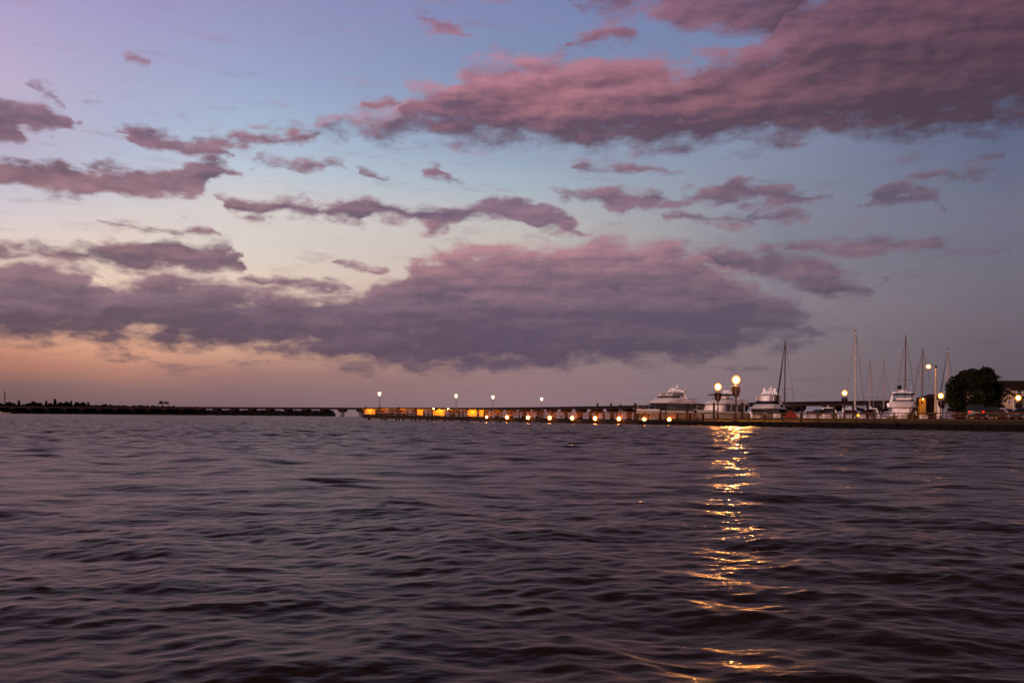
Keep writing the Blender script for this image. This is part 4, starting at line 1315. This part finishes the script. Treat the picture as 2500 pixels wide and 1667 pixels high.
sailboat(1917, 831, 163, 'sailboat with black furled sail lines and black hull beside the domed yacht, leftmost mast', heading(-0.616, -0.788), 12.0, 0.14, (0.42,), mastdark, 0.15, canvas_dark, navy)
sailboat(2089, 806, 168, 'sailboat with the tallest mast, pale and with two crosstrees, right of the third lamp post', heading(-0.755, -0.656), 13, 0.18, (0.38, 0.66), alu, 0.06, canvas_blue, hullwhite, backd=0.6)
sailboat(2124, 883, 190, 'far small sailboat carrying a radar dome on its mast, right of the tallest mast', heading(0.6, 0.8), 10, 0.13, (0.48,), alu, 0.05, canvas_dark, hullwhite, radar=0.56)
sailboat(2158.5, 882, 195, 'far small sailboat with a bare thin mast left of the bow-on motor yacht', heading(0.5, 0.85), 10, 0.13, (0.48,), alu, 0.04, canvas_dark, hullwhite, jib=False)
sailboat(2211, 819, 175, 'sailboat whose dark mast rises behind the bow-on motor yacht', heading(-0.75, -0.66), 12, 0.14, (0.5,), mastdark, 0.04, canvas_dark, navy)
sailboat(2252.5, 852, 172, 'sailboat mast just left of the tall street light', heading(-0.85, -0.5), 11, 0.15, (0.7,), mastdark, 0.06, canvas_dark, navy, boomz=2.4)
sailboat(2313, 851, 166, 'rightmost sailboat, its mast against the left side of the round tree', heading(-0.766, -0.643), 11, 0.16, (0.35,), alu, 0.09, canvas_blue, navy)

# small pale boat by the far left shore
p = at(8, 1006, 1250); p.z = 0
t = thing('workboat', 'small tan workboat lying off the far left shore', 'boat', p, 0)
hm = hull_mesh(22, 6, 1.6, 2.4); hm.build('hull', tanhull, t, smooth=True)
MB().loft([rr(-7, -2, 2.0, 1.7, 0.5), rr(-7, -2.4, 1.8, 3.3, 0.5)]).build('wheelhouse', tanhull, t)

# ------------------------------------------------------------------ mooring piles
PILES = [(1459, 984, 138, 'leftmost tall dark mooring pile behind the pier', .16), (1492, 984, 137, 'second tall dark mooring pile from the left behind the pier', .17), (1515, 986, 140, 'shorter dark mooring pile between two tall ones, left of the leftmost yacht bow', .15),
         (1551, 984, 130, 'thick dark mooring pile at the lawn corner, under the leftmost yacht bow', .2), (1568, 988, 150, 'small dark mooring pile left of the leftmost yacht window', .14),
         (1613, 993, 139, 'dark mooring pile in front of the leftmost yacht, left of a pair', .15), (1625, 992, 140, 'dark mooring pile in front of the leftmost yacht, right of a pair', .13), (1678, 985, 141, 'tall dark mooring pile before the stern of the leftmost yacht', .2),
         (1743, 983, 143.5, 'dark mooring pile just left of the second brightest lamp post', .18), (1812, 983, 146, 'thick dark mooring pile between the brightest lamp and the domed yacht', .24),
         (1958, 981, 148, 'dark mooring pile at the bow of the low cabin cruiser', .2), (2036, 985, 149.5, 'dark mooring pile at the stern of the low cabin cruiser', .22), (2083, 990, 153, 'short dark mooring pile left of the tallest mast foot', .2),
         (2118, 985, 154, 'dark mooring pile right of the yellow ball light', .24)]
pr = None
for px, py, Y, lb, r in PILES:
    w = at(px, py, Y)
    if pr is None:
        pr = MB().lathe((0, 0, 0), [(1.0, -1.5), (1.02, 0.0), (0.97, 0.5), (0.92, 0.985), (0.7, 1.0)], 10).build('mooring_pile', pilewood, smooth=True)
        o = pr
    else:
        o = pr.copy(); COL.objects.link(o)
    o.location = (w.x, w.y, 0); o.scale = (r, r, w.z)
    tag(o, lb, 'pile', 'mooring piles in the marina')

# ------------------------------------------------------------------ round tree
def round_tree():
    p = at(2382, 1018, 122); z0 = ground(p.x, p.y)
    t = thing('tree', 'dark round tree with one dense crown standing by the car park', 'tree', (p.x, p.y, z0))
    r_ = random.Random(21)
    m = MB()
    m.tube([(0, 0, -0.1), (0.05, 0, 0.8), (0.0, 0, 1.9), (0.1, 0, 3.6)], [0.30, 0.22, 0.18, 0.08], 10)
    for k in range(9):
        a = 2 * PI * k / 9 + r_.uniform(-.3, .3)
        e = r_.uniform(1.6, 2.9)
        m.tube([(0, 0, 1.4 + 0.15 * k), (e * 0.4 * math.cos(a), e * 0.4 * math.sin(a), 2.2 + 0.2 * k), (e * math.cos(a), e * math.sin(a), 2.6 + 0.3 * k)], [0.11, 0.07, 0.03], 6)
    m.build('trunk', bark, t, smooth=True)
    mb = MB()
    px = 122 / F
    def cl(x, y, rx, ry, n):       # clump by its offset in photo pixels from the trunk foot
        crown_mesh(mb, ((x - 2382) * px, r_.uniform(-1.5, 1.5), (1018 - y) * px), rx * px, max(1.0, rx * px), ry * px, int(n * 1.3), 0.185, r_, 0.2)
    for x, y, rx, ry, n in ((2350, 935, 26, 26, 900), (2336, 965, 20, 24, 700), (2345, 985, 22, 14, 420), (2380, 920, 30, 22, 1000), (2396, 905, 16, 12, 300), (2372, 908, 20, 12, 350), (2410, 928, 22, 21, 760), (2431, 953, 22, 20, 800),
                            (2440, 972, 16, 16, 420), (2420, 990, 24, 12, 420), (2385, 955, 34, 30, 1100), (2380, 985, 40, 16, 700), (2362, 1000, 22, 8, 250), (2440, 940, 14, 10, 250), (2330, 975, 10, 12, 200), (2400, 898, 5, 8, 60), (2384, 899, 6, 6, 60), (2352, 908, 8, 8, 110), (2442, 985, 10, 7, 120)):
        cl(x, y, rx, ry, n)
    for _ in range(46):          # ragged shoots round the outline
        a = r_.uniform(-0.25, PI + 0.25)
        x, y = 2383 + 62 * math.cos(a) * r_.uniform(0.86, 1.10), 962 - 60 * math.sin(a) * r_.uniform(0.84, 1.10)
        cl(x, y, r_.uniform(3, 6), r_.uniform(4, 7), r_.randint(10, 26))
    mb.build('crown', foliage, t)
round_tree()

# ------------------------------------------------------------------ tan house
def window(t, x, y, z, w, h):
    f = MB()
    f.box((x - w / 2 - 0.05, y - 0.05, z), (0.10, 0.10, h + 0.2)); f.box((x + w / 2 + 0.05, y - 0.05, z), (0.10, 0.10, h + 0.2))
    f.box((x, y - 0.05, z - h / 2 - 0.05), (w, 0.09, 0.10)); f.box((x, y - 0.05, z + h / 2 + 0.05), (w, 0.09, 0.10)); f.box((x, y - 0.04, z), (w, 0.06, 0.06))
    wf = f.build('window', trim, t)
    MB().box((x, y - 0.015, z), (w, 0.02, h)).build('pane', darkglass, wf)
def house():
    Y = 172
    o = at(2440, 1016, Y); z0 = ground(o.x, o.y)
    t = thing('house', 'two storey tan house with dark roofs and white trimmed windows, right of the tree', 'house', (o.x, o.y, z0))
    k = Y / F
    def X(px, dy=0.0): return at(px, 1016, Y + dy).x - o.x
    def Z(py, dy=0.0): return at(2460, py, Y + dy).z - z0
    # main block
    ze, zr = Z(952, 0.5), Z(929, 4.5)
    x0, x1 = X(2410, 0.5), X(2640)
    MB().box(((x0 + x1) / 2, 4.5, ze / 2), (x1 - x0, 8, ze)).build('wall', siding, t)
    MB().prism([(0.0, ze), (9.0, ze), (4.5, zr)], x1 - x0 + 0.8, 'yz', (x0 + x1) / 2).build('roof', shingle, t)
    # tall gable behind the tree
    gx0, gx1 = X(2366, 5.5), X(2444, 5.5)
    MB().prism([(gx0, Z(921, 5.5)), (gx1, Z(921, 5.5)), ((gx0 + gx1) / 2, Z(903, 5.5))], 8, 'xz', 9.5).build('roof', shingle, t)
    MB().box(((gx0 + gx1) / 2, 13.2, Z(922, 5.5) / 2), (gx1 - gx0 - 1.6, 0.4, Z(922, 5.5))).build('wall', timberdark, t)
    # front wing with its own gable
    wx0, wx1 = X(2405), X(2468)
    wy = -2.6
    zs, zp = Z(976), Z(955)
    m = MB(); m.prism([(wx0, 0), (wx1, 0), (wx1, zs), ((wx0 + wx1) / 2, zp), (wx0, zs)], 3.0, 'xz', wy + 1.5); m.build('wall', siding, t)
    cxm = (wx0 + wx1) / 2
    rf = MB()
    for sgn in (-1, 1):
        a = Vector((cxm, 0, zp + 0.16)); b = Vector((cxm + sgn * ((wx1 - wx0) / 2 + 0.5), 0, zs - 0.12))
        rf.add([(a.x, wy - 0.4, a.z), (b.x, wy - 0.4, b.z), (b.x, wy + 3.0, b.z), (a.x, wy + 3.0, a.z), (a.x, wy - 0.4, a.z + 0.16), (b.x, wy - 0.4, b.z + 0.16), (b.x, wy + 3.0, b.z + 0.16), (a.x, wy + 3.0, a.z + 0.16)],
               [(0, 1, 2, 3), (4, 7, 6, 5), (0, 4, 5, 1), (1, 5, 6, 2), (2, 6, 7, 3), (3, 7, 4, 0)])
    rf.build('roof', shingle, t)
    MB().box((wx1 - 0.08, wy - 0.03, zs / 2), (0.16, 0.06, zs)).build('corner_board', trim, t)
    window(t, X(2445), wy, Z(982), 0.55, 0.6)
    window(t, X(2459), wy, Z(980), 0.50, 0.62); window(t, X(2459), wy, Z(992), 0.50, 0.62)
    # upper windows of the main block
    window(t, X(2463), 0.5, Z(956), 0.6, 0.9); window(t, X(2492), 0.5, Z(958), 0.9, 1.0)
    window(t, X(2494), 0.5, Z(994), 0.9, 1.1); window(t, X(2530), 0.5, Z(980), 0.9, 1.1)
    MB().box((X(2474), 0.46, ze / 2), (0.14, 0.07, ze - 0.1)).build('corner_board', trim, t)
    # porch roof line
    MB().box((X(2540), 0.25, Z(968)), (X(2640) - X(2478), 1.4, 0.2)).build('porch_roof', shingle, t)
house()

# ------------------------------------------------------------------ dock house with a lit wall
def dock_house():
    Y = 156
    o = at(2270, 1014, Y); z0 = 0.9
    t = thing('dock_house', 'small dark roofed dock house with an amber lit wall, left of the tree', 'building', (o.x, o.y, z0))
    def X(px): return at(px, 1014, Y).x - o.x
    def Z(py): return at(2270, py, Y).z - z0
    xa, xb, xc = X(2240), X(2264), X(2303)
    ze = Z(972)
    m = MB(); m.box(((xb + xc) / 2, 1.8, ze / 2), (xc - xb, 3.2, ze)); m.build('wall', timberdark, t)
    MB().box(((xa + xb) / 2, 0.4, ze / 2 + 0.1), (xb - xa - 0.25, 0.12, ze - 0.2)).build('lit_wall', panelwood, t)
    MB().box((X(2252), 0.31, Z(982)), (0.42, 0.05, 0.26)).build('notice', blackiron, t)
    m = MB()
    for x in (xa, xb): m.box((x, 0.1, ze / 2), (0.2, 0.2, ze))
    m.build('porch_post', timberdark, t)
    MB().box((X(2291), 0.10, Z(976) / 2), (X(2300) - X(2283), 0.16, Z(976))).build('pale_panel', trim, t)
    # hip roof
    zr = Z(961)
    ov = 0.35
    m = MB()
    xl, xr_ = X(2262), xc + ov
    m.add([(xl, -ov, ze + 0.01), (xr_, -ov, ze + 0.01), (xr_, 3.8, ze + 0.01), (xl, 3.8, ze + 0.01), (xl + 1.2, 1.7, zr), (xr_ - 0.8, 1.7, zr)], [(0, 1, 5, 4), (1, 2, 5), (2, 3, 4, 5), (3, 0, 4), (0, 3, 2, 1)])
    m.build('roof', shingle, t)
    MB().box(((xa + xb) / 2, 0.0, ze + 0.06), (xb - xa + 0.4, 1.2, 0.10)).build('porch_roof', shingle, t)
    MB().ball((X(2253), -0.05, ze - 0.12), 0.10, 1.0, 10, 6).build('wall_light', g_wall, t, smooth=True)
dock_house()

# ------------------------------------------------------------------ cars
def car(p, rz, label, paint, L=4.6, W=1.85, H=1.6, suv=False, head=False, tail=False):
    t = thing('parked_car', label, 'car', p, rz, 'cars parked by the lawn')
    h1 = 0.95 if suv else 0.82
    x0, x1 = -L / 2, L / 2
    low = [(x0 + 0.05, 0.30), (x0, 0.55), (x0 + 0.06, h1), (-L * 0.10, h1 + 0.03), (L * 0.18, h1 + 0.02), (x1 - 0.35, h1 - 0.12), (x1 - 0.04, 0.62), (x1, 0.42), (x1 - 0.1, 0.26)]
    m = MB()
    rings = []
    for y, s in ((-W / 2, 0.94), (-W / 2 + 0.10, 1.0), (W / 2 - 0.10, 1.0), (W / 2, 0.94)):
        rings.append([Vector((a * (0.98 if s < 1 else 1), y, 0.6 + (b - 0.6) * s)) for a, b in low])
    m.loft(rings)
    m.build('body', paint, t, smooth=True)
    # cabin: glass house with a painted roof
    if suv: cab = [(x0 + 0.15, h1), (x0 + 0.35, H - 0.12), (L * 0.08, H - 0.12), (L * 0.22, h1)]
    else: cab = [(x0 + 0.55, h1), (-L * 0.20, H - 0.10), (L * 0.04, H - 0.10), (L * 0.24, h1)]
    rings = [[Vector((a, y * (1.0 if b < h1 + 0.1 else 0.86), b)) for a, b in cab] for y in (-W / 2 + 0.08, W / 2 - 0.08)]
    MB().loft(rings).build('windows', darkglass, t)
    rx0, rx1 = cab[1][0] - 0.05, cab[2][0] + 0.08
    MB().loft([rr(rx0, rx1, W * 0.40, H - 0.118, 0.2), rr(rx0 + 0.1, rx1 - 0.12, W * 0.36, H - 0.03, 0.2), rr(rx0 + 0.3, rx1 - 0.4, W * 0.28, H, 0.2)]).build('roof', paint, t, smooth=True)
    m = MB()
    for sgn in (-1, 1):
        y = sgn * (W / 2 - 0.1)
        for i in range(len(cab) - 1):
            if i == 1: continue
            a, b = cab[i], cab[i + 1]
            m.beam((a[0], y * (1 if a[1] < h1 + .1 else .87), a[1]), (b[0], y * (1 if b[1] < h1 + .1 else .87), b[1]), 0.07, 0.07)
        m.beam((-L * 0.06, y * 1.005, h1), (-L * 0.06, y * 0.875, H - 0.12), 0.07, 0.09)
    m.build('pillars', paint, t)
    for x in (x0 + L * 0.19, x1 - L * 0.19):
        for sgn in (-1, 1):
            w_ = MB().tube([(x, sgn * (W / 2 - 0.22), 0.34), (x, sgn * (W / 2 + 0.01), 0.34)], 0.34, 16).build('wheel', tyre, t, smooth=True)
            MB().tube([(x, sgn * (W / 2 + 0.012), 0.34), (x, sgn * (W / 2 + 0.03), 0.34)], 0.21, 12).build('rim', steel, w_)
    for sgn in (-1, 1):
        MB().box((x1 - 0.10, sgn * (W / 2 - 0.32), 0.66), (0.16, 0.36, 0.16)).build('headlight', g_head if head else vinyl, t)
        MB().box((x0 + 0.01, sgn * (W / 2 - 0.22), 0.80), (0.08, 0.26, 0.30)).build('tail_light', g_tail if tail else canvas_red, t)
        MB().box((L * 0.16, sgn * (W / 2 + 0.06), h1 + 0.10), (0.12, 0.16, 0.12)).build('mirror', paint, t)
    MB().box((x0 - 0.01, 0, 0.72), (0.03, 0.5, 0.16)).build('number_plate', platem, t)
    return t
def gp(px, Y):
    p = at(px, 1018, Y); p.z = ground(p.x, p.y) + 0.03; return p
car(gp(2383, 112), heading(0.45, 0.89), 'dark sport utility car seen from behind with red tail lights lit', paint_black, 4.7, 1.95, 1.8, True, False, True)
car(gp(2425, 113), heading(0.99, 0.1), 'olive dark car seen side-on between the red lit car and the pale cars', paint_olive, 4.6, 1.8, 1.5)
car(gp(2457, 119), heading(0.35, -0.93), 'pale silver car with headlights lit, in front of the house', paint_silver, 4.5, 1.8, 1.5, False, True)
car(gp(2480, 127), heading(0.2, -0.97), 'white car with lit headlights behind the silver one, below the house lamp post', paint_white, 4.4, 1.8, 1.5, False, True)
car(gp(2500, 116), heading(-0.9, -0.4), 'dark car at the right edge of the car park', paint_black, 4.5, 1.8, 1.48)

# flower bed left of the cars
p = gp(2336, 114)
t = thing('flower_bed', 'low bed of pale and red flowers on the lawn left of the cars', 'plant', p)
r_ = random.Random(4)
mb = MB(); crown_mesh(mb, (0, 0, 0.35), 1.0, 0.7, 0.35, 500, 0.08, r_, 0.0); mb.build('leaves', foliage, t)
mb = MB(); crown_mesh(mb, (0, -0.1, 0.42), 0.95, 0.65, 0.34, 110, 0.055, r_, 0.0); mb.build('flowers', flower, t)

# ------------------------------------------------------------------ odds and ends on the lawn
def bench(px, Y, label):
    p = at(px, 1018, Y); z = ground(p.x, p.y)
    t = thing('park_bench', label, 'bench', (p.x, p.y, z), 0.35, 'benches on the lawn')
    m = MB()
    for k in range(3): m.box((0, -0.18 + 0.18 * k, 0.45), (1.8, 0.15, 0.05))
    m.build('seat', timber, t)
    m = MB()
    for k in range(3): m.box((0, 0.30 + 0.03 * k, 0.60 + 0.15 * k), (1.8, 0.04, 0.12))
    m.build('backrest', timber, t)
    for x in (-0.8, 0.8):
        m = MB(); m.box((x, -0.15, 0.21), (0.07, 0.07, 0.42)); m.box((x, 0.24, 0.42), (0.07, 0.07, 0.84)); m.build('leg', blackiron, t)
    return t
bench(1853, 131, 'dark park bench on the lawn in front of the domed yacht')
bench(1985, 128, 'dark park bench on the lawn in front of the low cabin cruiser')

w = at(1931, 1018, 137); z = ground(w.x, w.y)
t = thing('covered_stack', 'small dark red canvas covered heap on the lawn below the leftmost mast', 'cover', (w.x, w.y, z))
MB().loft([[Vector((-0.9, -0.6, 0)), Vector((0.9, -0.6, 0)), Vector((0.9, 0.6, 0)), Vector((-0.9, 0.6, 0))], [Vector((-0.65, -0.45, 0.6)), Vector((0.6, -0.45, 0.55)), Vector((0.6, 0.45, 0.55)), Vector((-0.65, 0.45, 0.6))], [Vector((-0.25, -0.1, 1.1)), Vector((0.1, -0.1, 1.1)), Vector((0.1, 0.1, 1.1)), Vector((-0.25, 0.1, 1.1))]]).build('tarpaulin', canvas_red, t)

def dock_box(px, Y, label, w=1.5):
    p = at(px, 1018, Y); z = ground(p.x, p.y)
    t = thing('dock_box', label, 'dock box', (p.x, p.y, z), 0.3, 'white dock boxes at the lawn back edge')
    MB().box((0, 0, 0.26), (w, 0.6, 0.5)).build('body', boxwhite, t)
    MB().prism([(-0.34, 0.512), (0.34, 0.512), (0.34, 0.57), (0.0, 0.66), (-0.34, 0.57)], w + 0.06, 'yz').build('lid', boxwhite, t)
dock_box(1843, 139, 'white dock box behind the dark bench before the domed yacht', 1.3)
dock_box(1897, 140, 'white dock box left of the red canvas heap', 0.9)
dock_box(1946, 141, 'white dock box right of the red canvas heap', 1.0)
dock_box(2018, 144, 'white dock box at the stern of the low cabin cruiser', 1.2)
dock_box(2204, 150, 'white dock box below the bow-on motor yacht', 1.3)
dock_box(2255, 148, 'white dock box under the amber lit wall', 1.2)

# timber gangway up to the bow-on yacht
a = at(2215, 1014, 152); b = at(2236, 996, 153)
t = thing('gangway', 'steep wooden gangway beside the bow-on motor yacht', 'gangway', (a.x, a.y, ground(a.x, a.y)))
d = Vector((b.x - a.x, b.y - a.y, b.z - ground(a.x, a.y)))
MB().beam((0, 0, 0.05), d, 0.8, 0.08).build('ramp', timber, t)
m = MB()
for sgn in (-0.4, 0.4):
    m.beam((0, sgn, 0.9), (d.x, d.y + sgn, d.z + 0.85), 0.06, 0.07)
    for k in range(3):
        q = d * (k / 2); m.beam((q.x, q.y + sgn, q.z + 0.05), (q.x, q.y + sgn, q.z + 0.92), 0.06, 0.06)
m.build('handrail', timberdark, t)

# floating dock behind the lawn
t = thing('floating_dock', 'low dark dock running between the lawn and the moored yachts', 'dock', (24, 138, 0))
MB().beam((0, 0, 0.35), (46, 21, 0.35), 1.8, 0.3).build('deck', timberdark, t)
for k in range(8):
    MB().box((46 * (k + 0.5) / 8, 21 * (k + 0.5) / 8, 0.0), (2.6, 1.5, 0.38), math.atan2(21, 46)).build('float', blackiron, t)

# ------------------------------------------------------------------ render settings
sc.render.engine = 'CYCLES'
sc.view_settings.view_transform = 'Standard'
sc.view_settings.look = 'None'
sc.view_settings.exposure = 0
sc.view_settings.gamma = 1
sc.cycles.use_denoising = True
sc.cycles.max_bounces = 6
sc.cycles.caustics_reflective = True
sc.cycles.sample_clamp_indirect = 4
sc.cycles.filter_width = 1.6
